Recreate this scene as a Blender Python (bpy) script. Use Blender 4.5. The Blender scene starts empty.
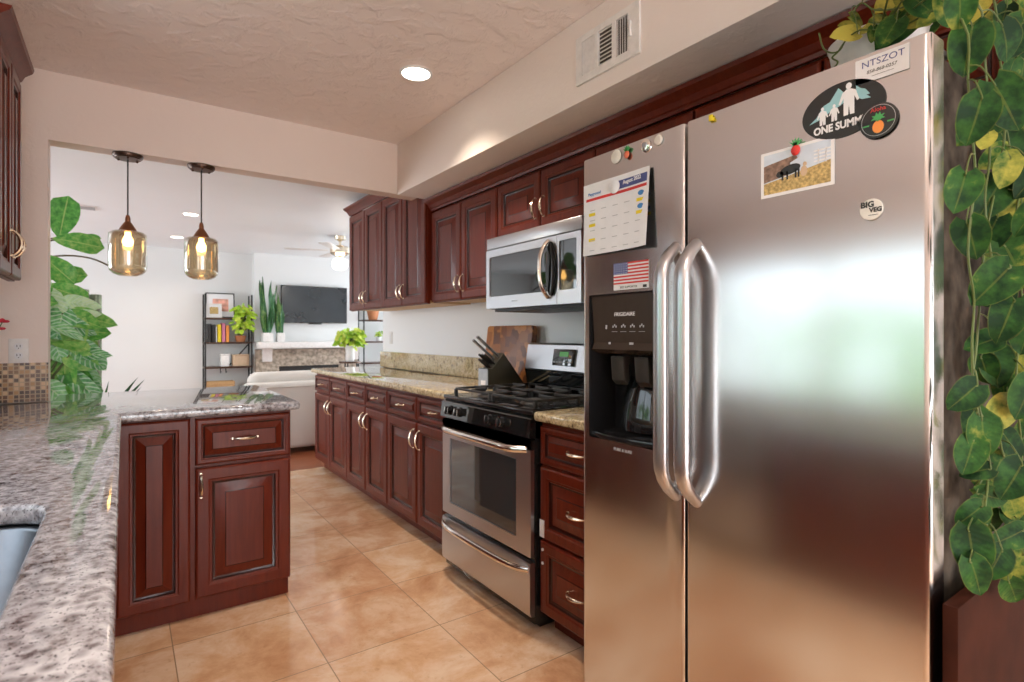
import bpy, bmesh, math, random
from mathutils import Vector, Matrix
R = math.radians
S = bpy.context.scene
COL = S.collection
random.seed(3)

# ------------------------------------------------------------------ camera
cd = bpy.data.cameras.new('camera'); cam = bpy.data.objects.new('camera', cd); COL.objects.link(cam)
cd.sensor_width = 36.0; cd.lens = 36.0 * 550 / 1024; cd.shift_y = -7 / 1024
cd.clip_start = 0.02
cd.dof.use_dof = True; cd.dof.focus_distance = 1.45; cd.dof.aperture_fstop = 6.3
cam.location = (0, 0, 1.23); cam.rotation_euler = (R(90), 0, -math.atan(388 / 550))
S.camera = cam
# ------------------------------------------------------------------ world, sun, window light
W = bpy.data.worlds.new('sky'); S.world = W; W.use_nodes = True
bg = W.node_tree.nodes['Background']
bg.inputs['Color'].default_value = (0.80, 0.90, 1.0, 1); bg.inputs['Strength'].default_value = 3.5

def area(name, loc, rot, sx, sy, power, col, spread=180):
    l = bpy.data.lights.new(name, 'AREA'); l.shape = 'RECTANGLE'; l.size = sx; l.size_y = sy
    l.energy = power; l.color = col; l.spread = R(spread)
    o = bpy.data.objects.new(name, l); COL.objects.link(o); o.location = loc; o.rotation_euler = rot
    return o
def disk(name, loc, size, power, col, spread=140):
    l = bpy.data.lights.new(name, 'AREA'); l.shape = 'DISK'; l.size = size; l.energy = power; l.color = col; l.spread = R(spread)
    o = bpy.data.objects.new(name, l); COL.objects.link(o); o.location = loc
    return o
sl = bpy.data.lights.new('sun', 'SUN'); sl.energy = 3.0; sl.angle = R(2); sl.color = (1, .95, .85)
sun = bpy.data.objects.new('sun', sl); COL.objects.link(sun); sun.rotation_euler = (R(12), R(42), 0)
# daylight at the glass door behind the camera, the windows right of the refrigerator and in the living room
area('daylight_glass_door', (0.45, -2.42, 1.15), (R(90), 0, 0), 1.9, 2.0, 76, (1.0, .96, .93))
area('daylight_right_window', (2.24, -0.85, 1.5), (R(90), 0, R(90)), 1.0, 0.9, 5, (1.0, .95, .88))
area('daylight_living_window', (-3.66, 6.6, 1.45), (R(106), 0, R(-90)), 3.6, 1.9, 130, (.88, .95, 1.0))
area('daylight_living_right_window', (4.66, 7.2, 1.45), (R(106), 0, R(90)), 2.6, 1.9, 70, (.90, .96, 1.0))
for i, (x, y) in enumerate(((1.138, 2.408), (0.25, 0.2), (0.25, -1.2), (1.1, -1.2))):
    disk('downlight_lamp', (x, y, 2.46), .13, 9, (1.0, .84, .68), 110)
for (x, y) in ((0.552, 6.4), (0.54, 8.0), (-1.6, 6.4), (2.6, 5.2)):
    disk('downlight_lamp', (x, y, 2.425), .13, 8, (1.0, .93, .82))
S.view_settings.view_transform = 'Standard'; S.view_settings.look = 'None'
S.view_settings.gamma = 1.0; S.view_settings.use_curve_mapping = False
S.view_settings.exposure = 0.10
S.cycles.use_denoising = True
S.cycles.max_bounces = 10; S.cycles.diffuse_bounces = 5; S.cycles.glossy_bounces = 5
S.cycles.transparent_max_bounces = 12
S.cycles.sample_clamp_indirect = 6.0
S.cycles.caustics_reflective = False; S.cycles.caustics_refractive = False

# ------------------------------------------------------------------ materials
class NT:
    def __init__(s, name):
        s.m = bpy.data.materials.new(name); s.m.use_nodes = True
        s.t = s.m.node_tree; s.p = s.t.nodes['Principled BSDF']; s.out = s.t.nodes['Material Output']
    def n(s, typ, **kw):
        nd = s.t.nodes.new(typ)
        for k, v in kw.items():
            if k in nd.inputs: nd.inputs[k].default_value = v
            else: setattr(nd, k, v)
        return nd
    def l(s, a, b): s.t.links.new(a, b)
    def coord(s, scale=(1, 1, 1), kind='Object'):
        c = s.n('ShaderNodeTexCoord'); mp = s.n('ShaderNodeMapping'); mp.inputs['Scale'].default_value = scale
        s.l(c.outputs[kind], mp.inputs['Vector']); return mp.outputs['Vector']
    def noise(s, vec, scale, detail=3, rough=.5, dist=0):
        nd = s.n('ShaderNodeTexNoise'); nd.inputs['Scale'].default_value = scale; nd.inputs['Detail'].default_value = detail
        nd.inputs['Roughness'].default_value = rough; nd.inputs['Distortion'].default_value = dist
        s.l(vec, nd.inputs['Vector']); return nd.outputs['Fac']
    def ramp(s, fac, stops, interp='LINEAR'):
        nd = s.n('ShaderNodeValToRGB'); cr = nd.color_ramp; cr.interpolation = interp
        while len(cr.elements) > len(stops): cr.elements.remove(cr.elements[-1])
        while len(cr.elements) < len(stops): cr.elements.new(0.5)
        for e, (p, c) in zip(cr.elements, stops):
            e.position = p; e.color = (c[0], c[1], c[2], 1)
        s.l(fac, nd.inputs['Fac']); return nd.outputs['Color']
    def mix(s, fac, a, b, mode='MIX'):
        nd = s.n('ShaderNodeMix'); nd.data_type = 'RGBA'; nd.blend_type = mode
        for sock, v in ((nd.inputs[0], fac), (nd.inputs[6], a), (nd.inputs[7], b)):
            if isinstance(v, (int, float)): sock.default_value = v
            elif isinstance(v, tuple): sock.default_value = (v[0], v[1], v[2], 1)
            else: s.l(v, sock)
        return nd.outputs[2]
    def math(s, op, a, b=0.0):
        nd = s.n('ShaderNodeMath'); nd.operation = op
        for sock, v in ((nd.inputs[0], a), (nd.inputs[1], b)):
            if isinstance(v, (int, float)): sock.default_value = v
            else: s.l(v, sock)
        return nd.outputs[0]
    def bump(s, h, strength, dist=.002):
        nd = s.n('ShaderNodeBump'); nd.inputs['Strength'].default_value = strength; nd.inputs['Distance'].default_value = dist
        s.l(h, nd.inputs['Height']); s.l(nd.outputs['Normal'], s.p.inputs['Normal'])
    def set(s, **kw):
        for k, v in kw.items():
            k = {'color': 'Base Color', 'rough': 'Roughness', 'metal': 'Metallic', 'spec': 'Specular IOR Level', 'coat': 'Coat Weight',
                 'coatr': 'Coat Roughness', 'emit': 'Emission Color', 'es': 'Emission Strength', 'aniso': 'Anisotropic', 'sheen': 'Sheen Weight',
                 'trans': 'Transmission Weight', 'sss': 'Subsurface Weight'}[k]
            if isinstance(v, tuple): v = (v[0], v[1], v[2], 1)
            if hasattr(v, 'is_linked'): s.l(v, s.p.inputs[k])
            else: s.p.inputs[k].default_value = v
        return s.m
def plain(name, color, rough=.5, metal=0, var=.06, scale=40, **kw):
    """plain procedural material: the colour with a faint noise variation"""
    t = NT(name); f = t.noise(t.coord(), scale, 3)
    d = tuple(max(0, c * (1 - var)) for c in color); u = tuple(min(1, c * (1 + var)) for c in color)
    t.set(color=t.ramp(f, ((.3, d), (.7, u))), rough=rough, metal=metal, **kw)
    return t.m
M = {}
def wood(name, dark, light, rough=.28, coat=.5, scale=(14, 14, 1.2)):
    t = NT(name); v = t.coord(scale)
    a = t.noise(v, 3.0, 5, .6, .6); b = t.noise(t.coord((90, 90, 3)), 2.0, 3)
    c = t.mix(t.math('MULTIPLY', b, .35), t.ramp(a, ((.25, dark), (.75, light))), dark)
    t.set(color=c, rough=rough, coat=coat, coatr=.16, spec=.2)
    t.bump(b, .08, .001)
    return t.m
M['wood'] = wood('cherry_wood', (.084, .0092, .0036), (.172, .026, .0088), .34, .14)
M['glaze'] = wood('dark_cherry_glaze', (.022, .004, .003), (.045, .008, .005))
M['floorwood'] = wood('red_wood_floor', (.22, .06, .025), (.36, .12, .05), .3, .3, (2, 14, 14))
M['maple'] = wood('raw_birch', (.60, .38, .18), (.70, .46, .23), .5, 0)
M['crate'] = wood('crate_wood', (.50, .30, .14), (.62, .40, .2), .6, 0)

def steel(name, col, rough, aniso, rot=.25, bumps=.02):
    t = NT(name)
    v = t.coord((1.2, 1.2, 300)); f = t.noise(v, 2.0, 3)
    t.set(color=col, metal=1.0, rough=t.math('ADD', t.math('MULTIPLY', f, .012), rough - .006), aniso=aniso)
    t.p.inputs['Anisotropic Rotation'].default_value = rot
    tg = t.n('ShaderNodeTangent'); tg.direction_type = 'RADIAL'; tg.axis = 'Z'
    t.l(tg.outputs[0], t.p.inputs['Tangent'])
    return t.m
M['steel'] = steel('brushed_stainless_steel', (.66, .65, .64), .20, .15)
M['satin'] = steel('satin_stainless_steel', (.55, .56, .59), .33, .2)
M['chrome'] = plain('polished_nickel', (.80, .76, .70), .14, 1)
M['nickel'] = plain('brushed_champagne_nickel', (.78, .68, .54), .24, 1)
M['basin'] = plain('stainless_sink_steel', (.24, .26, .29), .32, 1)

def granite(name, base, cloud, dark, mid, stretch=(1, 1, 1)):
    t = NT(name); v = t.coord(stretch)
    big = t.noise(v, 17, 4, .6); sm = t.noise(v, 48, 5, .68); fine = t.noise(v, 240, 2)
    vo = t.n('ShaderNodeTexVoronoi'); vo.inputs['Scale'].default_value = 60; t.l(v, vo.inputs['Vector'])
    c = t.ramp(sm, ((.36, dark), (.44, mid), (.51, base), (.70, cloud)))
    c = t.mix(t.ramp(big, ((.42, (0, 0, 0)), (.60, (1, 1, 1)))), c, t.ramp(vo.outputs['Distance'], ((.05, mid), (.35, base), (.7, cloud))))
    c = t.mix(t.ramp(fine, ((.60, (0, 0, 0)), (.66, (.85, .85, .85)))), c, dark)
    t.set(color=c, rough=.045, spec=.5, coat=.3, coatr=.02)
    return t.m
M['granite'] = granite('grey_brown_granite', (.315, .305, .325), (.55, .54, .57), (.030, .025, .028), (.14, .115, .12))
M['granite_gold'] = granite('golden_beige_granite', (.56, .44, .24), (.74, .63, .42), (.10, .07, .045), (.34, .25, .14))

def tile_floor():
    t = NT('travertine_tile'); c = t.n('ShaderNodeTexCoord'); mp = t.n('ShaderNodeMapping')
    mp.inputs['Location'].default_value = (-.157 + .467 * 4, -2.077 + .468 * 10, 0)
    t.l(c.outputs['Object'], mp.inputs['Vector'])
    br = t.n('ShaderNodeTexBrick'); br.offset = 0; br.squash = 1
    for k, v in (('Scale', 1), ('Mortar Size', .0022), ('Mortar Smooth', .2), ('Bias', 0), ('Brick Width', .467), ('Row Height', .468)):
        br.inputs[k].default_value = v
    br.inputs['Color1'].default_value = (0, 0, 0, 1); br.inputs['Color2'].default_value = (1, 1, 1, 1)
    t.l(mp.outputs['Vector'], br.inputs['Vector'])
    v = t.coord((1, 1, 1))
    wv = t.noise(v, 3.4, 8, .68, .35); sp = t.noise(v, 26, 5, .7)
    a = t.ramp(wv, ((.30, (.50, .25, .125)), (.47, (.68, .41, .24)), (.62, (.80, .59, .42))))
    a = t.mix(t.ramp(sp, ((.58, (0, 0, 0)), (.75, (.6, .6, .6)))), a, (.44, .235, .12))
    a = t.mix(.34, a, br.outputs['Color'], 'SOFT_LIGHT')
    a = t.mix(br.outputs['Fac'], a, (.36, .24, .15))
    t.set(color=a, rough=t.ramp(sp, ((.2, (.09,) * 3), (.8, (.20,) * 3))), spec=.5)
    t.bump(t.math('SUBTRACT', 1.0, br.outputs['Fac']), .4, .002)
    return t.m
M['tile'] = tile_floor()

def plaster(name, col, bump=.25, scale=26):
    t = NT(name); v = t.coord()
    f = t.noise(v, scale, 5, .6, .4); g = t.ramp(f, ((.45, (0, 0, 0)), (.62, (1, 1, 1))))
    t.set(color=t.ramp(t.noise(v, 1.5), ((.3, tuple(c * .97 for c in col)), (.7, col))), rough=.42, spec=.35)
    t.bump(g, bump, .004)
    return t.m
M['wall'] = plaster('warm_white_wall_paint', (.84, .71, .635), .12)
M['wallw'] = plaster('white_wall_paint', (.80, .805, .80), .05)
M['ceil'] = plaster('knockdown_ceiling', (.90, .785, .73), .9, 11)
M['soffit'] = plaster('window_lit_soffit_paint', (.90, .80, .745), .15)  # wall paint made whiter to carry window light on the soffit face
M['darkwood'] = plain('dark_brown_panel', (.040, .012, .007), .6, 0, .3, 9, spec=.05)
M['wallr'] = plaster('daylit_wall_paint', (.89, .90, .91), .05)  # white wall paint lightened in colour for the living room daylight on it
M['ceilw'] = plaster('cool_white_ceiling_paint', (.90, .92, .94), .05)
M['white'] = plain('white_paint', (.82, .80, .78), .4)
M['vent'] = plain('vent_enamel', (.80, .76, .73), .4)
M['ventdark'] = plain('vent_shadow_duct', (.10, .075, .06), .8)
M['ventgrey'] = plain('grey_vent_slot', (.45, .45, .46), .6)
M['black'] = plain('black_enamel', (.012, .012, .013), .12)
M['blackm'] = plain('matte_black_metal', (.02, .02, .02), .45)
M['iron'] = plain('cast_iron', (.030, .029, .029), .42)
M['blackglass'] = plain('black_glass', (.010, .012, .013), .04, 0, coat=.6, coatr=.02)
M['ovenglass'] = plain('oven_window_glass', (.035, .04, .042), .05, 0, coat=.8, coatr=.02)
M['plastic'] = plain('dark_grey_plastic', (.04, .035, .03), .3)
M['brownp'] = plain('dark_brown_gloss_plastic', (.045, .032, .024), .22)
M['bronze'] = plain('oil_rubbed_bronze', (.09, .05, .035), .35, .7)
M['brass'] = plain('antique_copper', (.28, .12, .06), .35, .8)
M['fside'] = plain('leaf_shaded_refrigerator_side', (.060, .048, .038), .85, 0, .6, 18, spec=.04)  # grey side darkened in its colour for the shade of the leaves
M['gasket'] = plain('rubber_gasket', (.015, .014, .014), .6)
M['paper'] = plain('white_paper', (.80, .80, .82), .6, 0, .02)
M['cyan'] = plain('pale_blue_print', (.30, .55, .60), .5)
M['printblack'] = plain('black_print', (.02, .018, .018), .4)
M['printgrey'] = plain('grey_print', (.45, .46, .48), .6)
M['navy'] = plain('navy_print', (.07, .09, .26), .5)
M['red'] = plain('red_print', (.62, .035, .03), .5)
M['yellow'] = plain('yellow_print', (.80, .62, .02), .5)
M['blue'] = plain('blue_print', (.06, .22, .50), .5)
M['orange'] = plain('orange_print', (.85, .30, .06), .5)
M['greenp'] = plain('green_print', (.06, .36, .10), .5)
M['salmon'] = plain('salmon_plastic', (.70, .16, .08), .4)
M['pearl'] = plain('pearl_button', (.70, .66, .60), .3)
M['straw'] = plain('straw_print', (.50, .36, .14), .6, 0, .45, 160)
M['skyp'] = plain('pale_sky_print', (.60, .68, .78), .6)
M['barn'] = plain('barn_print', (.24, .15, .11), .6, 0, .5, 90)
M['terracotta'] = plain('terracotta', (.50, .19, .08), .7)
M['tan'] = plain('tan_basket', (.58, .42, .28), .7)
M['pink'] = plain('pink_cloth', (.62, .20, .30), .6)
M['fabric'] = plain('white_sofa_fabric', (.66, .63, .60), .9, 0, .05, 200)
M['stoneb'] = plain('stacked_stone', (.42, .36, .29), .8, 0, .45, 22)
M['tv'] = plain('television_glass', (.02, .025, .03), .12, 0, .2, 3, coat=.6, coatr=.05)
M['soil'] = plain('potting_soil', (.05, .03, .02), .9)
M['greyblock'] = plain('dark_olive_wood_stain', (.045, .042, .030), .35)
M['steelgrey'] = plain('grey_steel_plate', (.36, .37, .39), .35, .6)
M['bark'] = plain('grey_brown_bark', (.16, .12, .08), .8)
M['vine'] = plain('green_vine', (.085, .12, .025), .5)
M['redpetal'] = plain('red_petal', (.60, .02, .05), .6)
M['mat'] = plain('charcoal_mat', (.085, .075, .088), .8, 0, .3, 120)
M['lcd'] = plain('green_lcd', (.03, .10, .03), .2, es=.6, emit=(.05, .25, .04))

def glow(name, col, s):
    t = NT(name); t.set(color=col, emit=col, es=s, rough=.5); return t.m
M['lamp'] = glow('lit_led_lens', (1, .90, .78), 9)
M['bulb'] = glow('lit_filament_bulb', (1, .62, .22), 14)
M['globe'] = glow('lit_opal_globe', (1, .95, .85), 5)

def thin_glass(name, tint, refl=.10, haze=0, hcol=(1, 1, 1)):
    t = NT(name); t.t.nodes.remove(t.p)
    tr = t.n('ShaderNodeBsdfTransparent'); tr.inputs['Color'].default_value = (*tint, 1)
    gl = t.n('ShaderNodeBsdfGlossy'); gl.inputs['Roughness'].default_value = .03
    lw = t.n('ShaderNodeLayerWeight'); lw.inputs['Blend'].default_value = .35
    mx = t.n('ShaderNodeMixShader'); t.l(t.math('ADD', t.math('MULTIPLY', lw.outputs['Facing'], .7), refl), mx.inputs[0])
    t.l(tr.outputs[0], mx.inputs[1]); t.l(gl.outputs[0], mx.inputs[2])
    t.l(mx.outputs[0], t.out.inputs['Surface']); return t.m
M['pane'] = thin_glass('window_glass', (.97, .98, .98), .03)
M['amber'] = thin_glass('amber_jar_glass', (.93, .87, .76), .09)

def leafmat(name, dark, mid, yellow, vein=.25, stripe=None, rough=.4, sp_=.35):
    t = NT(name)
    uv = t.n('ShaderNodeUVMap'); uv.uv_map = 'leaf'; sp = t.n('ShaderNodeSeparateXYZ'); t.l(uv.outputs[0], sp.inputs[0])
    u2 = t.n('ShaderNodeUVMap'); u2.uv_map = 'tint'; sq = t.n('ShaderNodeSeparateXYZ'); t.l(u2.outputs[0], sq.inputs[0])
    acr = t.math('ABSOLUTE', t.math('SUBTRACT', sp.outputs[0], .5))          # 0 midrib .. .5 edge
    nz = t.noise(t.coord(), 38, 4, .6)
    f = t.math('ADD', t.math('MULTIPLY', sq.outputs[0], .95), t.math('MULTIPLY', t.math('SUBTRACT', nz, .5), 1.3))
    c = t.ramp(f, ((.05, dark), (.42, mid), (.95, yellow)))
    edge = t.math('MULTIPLY', t.math('GREATER_THAN', acr, .47), .10)
    c = t.mix(edge, c, yellow)
    rib = t.math('LESS_THAN', acr, .025)
    c = t.mix(t.math('MULTIPLY', rib, vein), c, yellow)
    if stripe:
        wv = t.math('SINE', t.math('MULTIPLY', t.math('ADD', sp.outputs[1], t.math('MULTIPLY', acr, -.55)), 46))
        c = t.mix(t.math('MULTIPLY', t.math('GREATER_THAN', wv, .55), .6), c, stripe)
    t.set(color=c, rough=rough, spec=sp_)
    t.bump(t.math('SINE', t.math('MULTIPLY', t.math('ADD', sp.outputs[1], t.math('MULTIPLY', acr, -.5)), 60)), .06, .002)
    return t.m
M['pothos'] = leafmat('pothos_leaf', (.006, .026, .007), (.026, .088, .014), (.44, .40, .07), .10, None, .55, .14)
M['fig'] = leafmat('fig_leaf', (.03, .18, .03), (.12, .42, .07), (.50, .66, .22), .6)
M['varieg'] = leafmat('variegated_leaf', (.04, .24, .07), (.20, .52, .20), (.62, .80, .50), .5, (.60, .78, .66))
M['lime'] = leafmat('lime_leaf', (.14, .34, .01), (.38, .58, .03), (.75, .80, .15))
M['snake'] = leafmat('snake_plant_leaf', (.015, .09, .03), (.05, .20, .05), (.35, .45, .12), 0, (.10, .22, .10))
M['hedge'] = leafmat('hedge_leaf', (.05, .20, .03), (.18, .42, .08), (.45, .60, .20))

def brickmat(name, bw, rh, mort, cols, mortar, rough=.3, yz=False):
    t = NT(name); c = t.n('ShaderNodeTexCoord'); sp = t.n('ShaderNodeSeparateXYZ'); cb = t.n('ShaderNodeCombineXYZ')
    t.l(c.outputs['Object'], sp.inputs[0]); t.l(t.math('ADD', sp.outputs[0], sp.outputs[1]), cb.inputs[0]); t.l(sp.outputs[2], cb.inputs[1])
    br = t.n('ShaderNodeTexBrick'); br.offset = 0
    for k, v in (('Scale', 1), ('Mortar Size', mort), ('Bias', 0), ('Brick Width', bw), ('Row Height', rh)): br.inputs[k].default_value = v
    br.inputs['Color1'].default_value = (0, 0, 0, 1); br.inputs['Color2'].default_value = (1, 1, 1, 1)
    t.l(cb.outputs[0], br.inputs['Vector'])
    a = t.ramp(br.outputs['Color'], cols, 'CONSTANT'); a = t.mix(br.outputs['Fac'], a, mortar)
    t.set(color=a, rough=rough); return t.m, br
M['mosaic'], _ = brickmat('mosaic_tile', .019, .019, .0022, ((0, (.06, .025, .012)), (.3, (.45, .25, .10)), (.5, (.13, .06, .03)), (.68, (.66, .46, .27)), (.84, (.22, .11, .05))), (.46, .33, .21))
def butcher():
    t = NT('end_grain_board'); v = t.coord((16, 16, 22)); vo = t.n('ShaderNodeTexVoronoi'); vo.distance = 'CHEBYCHEV'; vo.inputs['Scale'].default_value = 1; t.l(v, vo.inputs['Vector'])
    s2 = t.n('ShaderNodeSeparateXYZ'); t.l(vo.outputs['Color'], s2.inputs[0])
    t.set(color=t.ramp(s2.outputs[0], ((0, (.10, .03, .012)), (.35, (.36, .12, .03)), (.6, (.60, .24, .06)), (.8, (.30, .10, .03)), (1, (.16, .055, .025)))), rough=.4); return t.m
M['board'] = butcher()

# ------------------------------------------------------------------ mesh builder
class MB:
    def __init__(s): s.bm = bmesh.new(); s.mi = 0; s.X = Matrix.Identity(4)
    def mat(s, i): s.mi = i; return s
    def _merge(s, tmp, M4=None):
        if M4 is not None: bmesh.ops.transform(tmp, matrix=M4, verts=tmp.verts)
        bmesh.ops.transform(tmp, matrix=s.X, verts=tmp.verts)
        dt = (M4.determinant() if M4 is not None else 1) * s.X.determinant()
        if dt < 0: bmesh.ops.reverse_faces(tmp, faces=tmp.faces[:])
        for f in tmp.faces: f.material_index = s.mi
        me = bpy.data.meshes.new('t'); tmp.to_mesh(me); tmp.free(); s.bm.from_mesh(me); bpy.data.meshes.remove(me)
        return s
    def box(s, x0, x1, y0, y1, z0, z1, b=0, seg=2, M4=None):
        t = bmesh.new(); bmesh.ops.create_cube(t, size=1)
        bmesh.ops.scale(t, vec=(x1 - x0, y1 - y0, z1 - z0), verts=t.verts)
        bmesh.ops.translate(t, vec=((x0 + x1) / 2, (y0 + y1) / 2, (z0 + z1) / 2), verts=t.verts)
        if b: bmesh.ops.bevel(t, geom=t.edges[:], offset=b, segments=seg, affect='EDGES', profile=.5, clamp_overlap=True)
        return s._merge(t, M4)
    def cyl(s, p0, p1, r0, r1=None, n=20):
        r1 = r0 if r1 is None else r1
        t = bmesh.new(); d = Vector(p1) - Vector(p0)
        bmesh.ops.create_cone(t, cap_ends=True, segments=n, radius1=r0, radius2=r1, depth=d.length)
        q = d.to_track_quat('Z', 'Y').to_matrix().to_4x4(); q.translation = (Vector(p0) + Vector(p1)) / 2
        return s._merge(t, q)
    def sph(s, c, r, sc=(1, 1, 1), n=16):
        t = bmesh.new(); bmesh.ops.create_uvsphere(t, u_segments=n, v_segments=max(6, n * 2 // 3), radius=r)
        return s._merge(t, Matrix.Translation(c) @ Matrix.Diagonal((*sc, 1)))
    def lathe(s, prof, c=(0, 0, 0), n=32, M4=None):
        t = bmesh.new(); rings = []
        for r, z in prof:
            if r < 1e-6: rings.append([t.verts.new((0, 0, z))])
            else: rings.append([t.verts.new((r * math.cos(2 * math.pi * k / n), r * math.sin(2 * math.pi * k / n), z)) for k in range(n)])
        for a, b in zip(rings, rings[1:]):
            for k in range(n):
                k2 = (k + 1) % n
                if len(a) == 1 and len(b) == 1: continue
                if len(a) == 1: t.faces.new((a[0], b[k2], b[k]))
                elif len(b) == 1: t.faces.new((a[k], a[k2], b[0]))
                else: t.faces.new((a[k], a[k2], b[k2], b[k]))
        bmesh.ops.recalc_face_normals(t, faces=t.faces)
        return s._merge(t, (M4 or Matrix.Identity(4)) @ Matrix.Translation(c) if M4 is None else M4 @ Matrix.Translation(c))
    def tube(s, pts, r, n=8, flat=None):
        """swept tube; r a number or one radius per point; flat=(w,h) sweeps an ellipse"""
        pts = [Vector(p) for p in pts]; t = bmesh.new(); rings = []; up = None
        for i, p in enumerate(pts):
            d = (pts[min(i + 1, len(pts) - 1)] - pts[max(i - 1, 0)]).normalized()
            if up is None:
                up = Vector((0, 0, 1)) if abs(d.z) < .9 else Vector((1, 0, 0))
            a = d.cross(up).normalized(); bq = a.cross(d).normalized(); up = bq
            rr = r[i] if isinstance(r, (list, tuple)) else r
            fa, fb = (flat if flat else (1, 1))
            rings.append([t.verts.new(p + a * (rr * fa * math.cos(2 * math.pi * k / n)) + bq * (rr * fb * math.sin(2 * math.pi * k / n))) for k in range(n)])
        for a, b in zip(rings, rings[1:]):
            for k in range(n): t.faces.new((a[k], a[(k + 1) % n], b[(k + 1) % n], b[k]))
        t.faces.new(rings[0]); t.faces.new(rings[-1][::-1])
        bmesh.ops.recalc_face_normals(t, faces=t.faces)
        return s._merge(t)
    def prism(s, poly, h0, h1, axis='z', b=0, holes=(), seg=2, top_only=False):
        """extrude a polygon: axis z: (x,y); axis x: (y,z) ; axis y: (x,z)"""
        t = bmesh.new(); edges = []
        for ring in (poly,) + tuple(holes):
            vs = [t.verts.new((p[0], p[1], h0)) for p in ring]
            edges += [t.edges.new((vs[i], vs[(i + 1) % len(vs)])) for i in range(len(vs))]
        if holes: bmesh.ops.triangle_fill(t, use_beauty=True, use_dissolve=False, edges=edges)
        else: t.faces.new(t.verts[:])
        fs = t.faces[:]
        ext = bmesh.ops.extrude_face_region(t, geom=fs)
        bmesh.ops.translate(t, vec=(0, 0, h1 - h0), verts=[v for v in ext['geom'] if isinstance(v, bmesh.types.BMVert)])
        bmesh.ops.recalc_face_normals(t, faces=t.faces)
        if b:
            es = [e for e in t.edges if len(e.link_faces) == 2 and e.calc_face_angle(0) > R(50) and abs(e.verts[0].co.z - e.verts[1].co.z) < 1e-5
                  and (not top_only or e.verts[0].co.z > max(h0, h1) - 1e-5)]
            bmesh.ops.bevel(t, geom=es, offset=b, segments=seg, affect='EDGES', profile=.5, clamp_overlap=True)
        m = None
        if axis == 'x': m = Matrix(((0, 0, 1, 0), (1, 0, 0, 0), (0, 1, 0, 0), (0, 0, 0, 1)))
        if axis == 'y': m = Matrix(((1, 0, 0, 0), (0, 0, 1, 0), (0, 1, 0, 0), (0, 0, 0, 1)))
        return s._merge(t, m)
    def loops(s, x0, x1, z0, z1, prof, back=True, midx=()):
        """raised panel facing -Y: prof = [(inset, y)], the last one closes with a face"""
        t = bmesh.new(); rings = []
        for ins, y in prof:
            rings.append([t.verts.new(p) for p in ((x0 + ins, y, z0 + ins), (x1 - ins, y, z0 + ins), (x1 - ins, y, z1 - ins), (x0 + ins, y, z1 - ins))])
        fl = []
        for i, (a, b) in enumerate(zip(rings, rings[1:])):
            for k in range(4):
                f = t.faces.new((a[k], a[(k + 1) % 4], b[(k + 1) % 4], b[k])); fl.append((f, 1 if i in midx else 0))
        t.faces.new(rings[-1])
        if back: t.faces.new(rings[0][::-1])
        bmesh.ops.recalc_face_normals(t, faces=t.faces)
        bmesh.ops.transform(t, matrix=s.X, verts=t.verts)
        for f, m in fl: f.material_index = m
        me = bpy.data.meshes.new('t'); t.to_mesh(me); t.free(); s.bm.from_mesh(me); bpy.data.meshes.remove(me)
        return s
    def obj(s, name, mats, parent=None, ang=38, cutters=()):
        me = bpy.data.meshes.new(name); s.bm.to_mesh(me); s.bm.free()
        for m in (mats if isinstance(mats, (list, tuple)) else [mats]): me.materials.append(M[m] if isinstance(m, str) else m)
        for p in me.polygons: p.use_smooth = True
        me.set_sharp_from_angle(angle=R(ang))
        o = bpy.data.objects.new(name, me); COL.objects.link(o)
        for c in cutters:                       # boolean cuts, applied at once
            bo = c if not isinstance(c, MB) else c.obj('cut', [])
            md = o.modifiers.new('b', 'BOOLEAN'); md.operation = 'DIFFERENCE'; md.solver = 'EXACT'; md.object = bo
            dg = bpy.context.evaluated_depsgraph_get(); nm = bpy.data.meshes.new_from_object(o.evaluated_get(dg))
            o.modifiers.clear(); old = o.data; o.data = nm; bpy.data.meshes.remove(old)
            nm.name = name
            cm = bo.data; bpy.data.objects.remove(bo); bpy.data.meshes.remove(cm)
            nm.set_sharp_from_angle(angle=R(ang))
        if parent: o.parent = parent
        return o

def tag(o, label, cat, group=None):
    o['label'] = label; o['category'] = cat
    if group: o['group'] = group
    return o
def thing(name, label, cat, loc=(0, 0, 0), rz=0, group=None):
    o = bpy.data.objects.new(name, None); COL.objects.link(o); o.empty_display_size = .1
    o.location = loc; o.rotation_euler = (0, 0, R(rz)); return tag(o, label, cat, group)
def struct(o): o['kind'] = 'structure'; return o
def sbox(name, mat, x0, x1, y0, y1, z0, z1): return struct(MB().box(x0, x1, y0, y1, z0, z1).obj(name, mat))
def text(mb, body, size, M4, ext=.0003, align='CENTER', shear=0, sx=1, bold=0):
    """adds lettering lying in local XY (height +Z) to a builder"""
    cu = bpy.data.curves.new('t', 'FONT'); cu.body = body; cu.size = size; cu.extrude = ext; cu.align_x = align; cu.align_y = 'CENTER'; cu.shear = shear
    cu.resolution_u = 3; cu.offset = bold
    o = bpy.data.objects.new('t', cu); COL.objects.link(o)
    me = bpy.data.meshes.new_from_object(o.evaluated_get(bpy.context.evaluated_depsgraph_get()))
    t = bmesh.new(); t.from_mesh(me); bpy.data.meshes.remove(me); bpy.data.objects.remove(o); bpy.data.curves.remove(cu)
    mb._merge(t, M4 @ Matrix.Diagonal((sx, 1, 1, 1)))
    return mb
def rrect(x0, x1, y0, y1, r, n=6):
    pts = []
    for cx, cy, a0 in ((x1 - r, y0 + r, -90), (x1 - r, y1 - r, 0), (x0 + r, y1 - r, 90), (x0 + r, y0 + r, 180)):
        for k in range(n + 1):
            a = R(a0 + 90 * k / n); pts.append((cx + r * math.cos(a), cy + r * math.sin(a)))
    return pts
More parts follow.
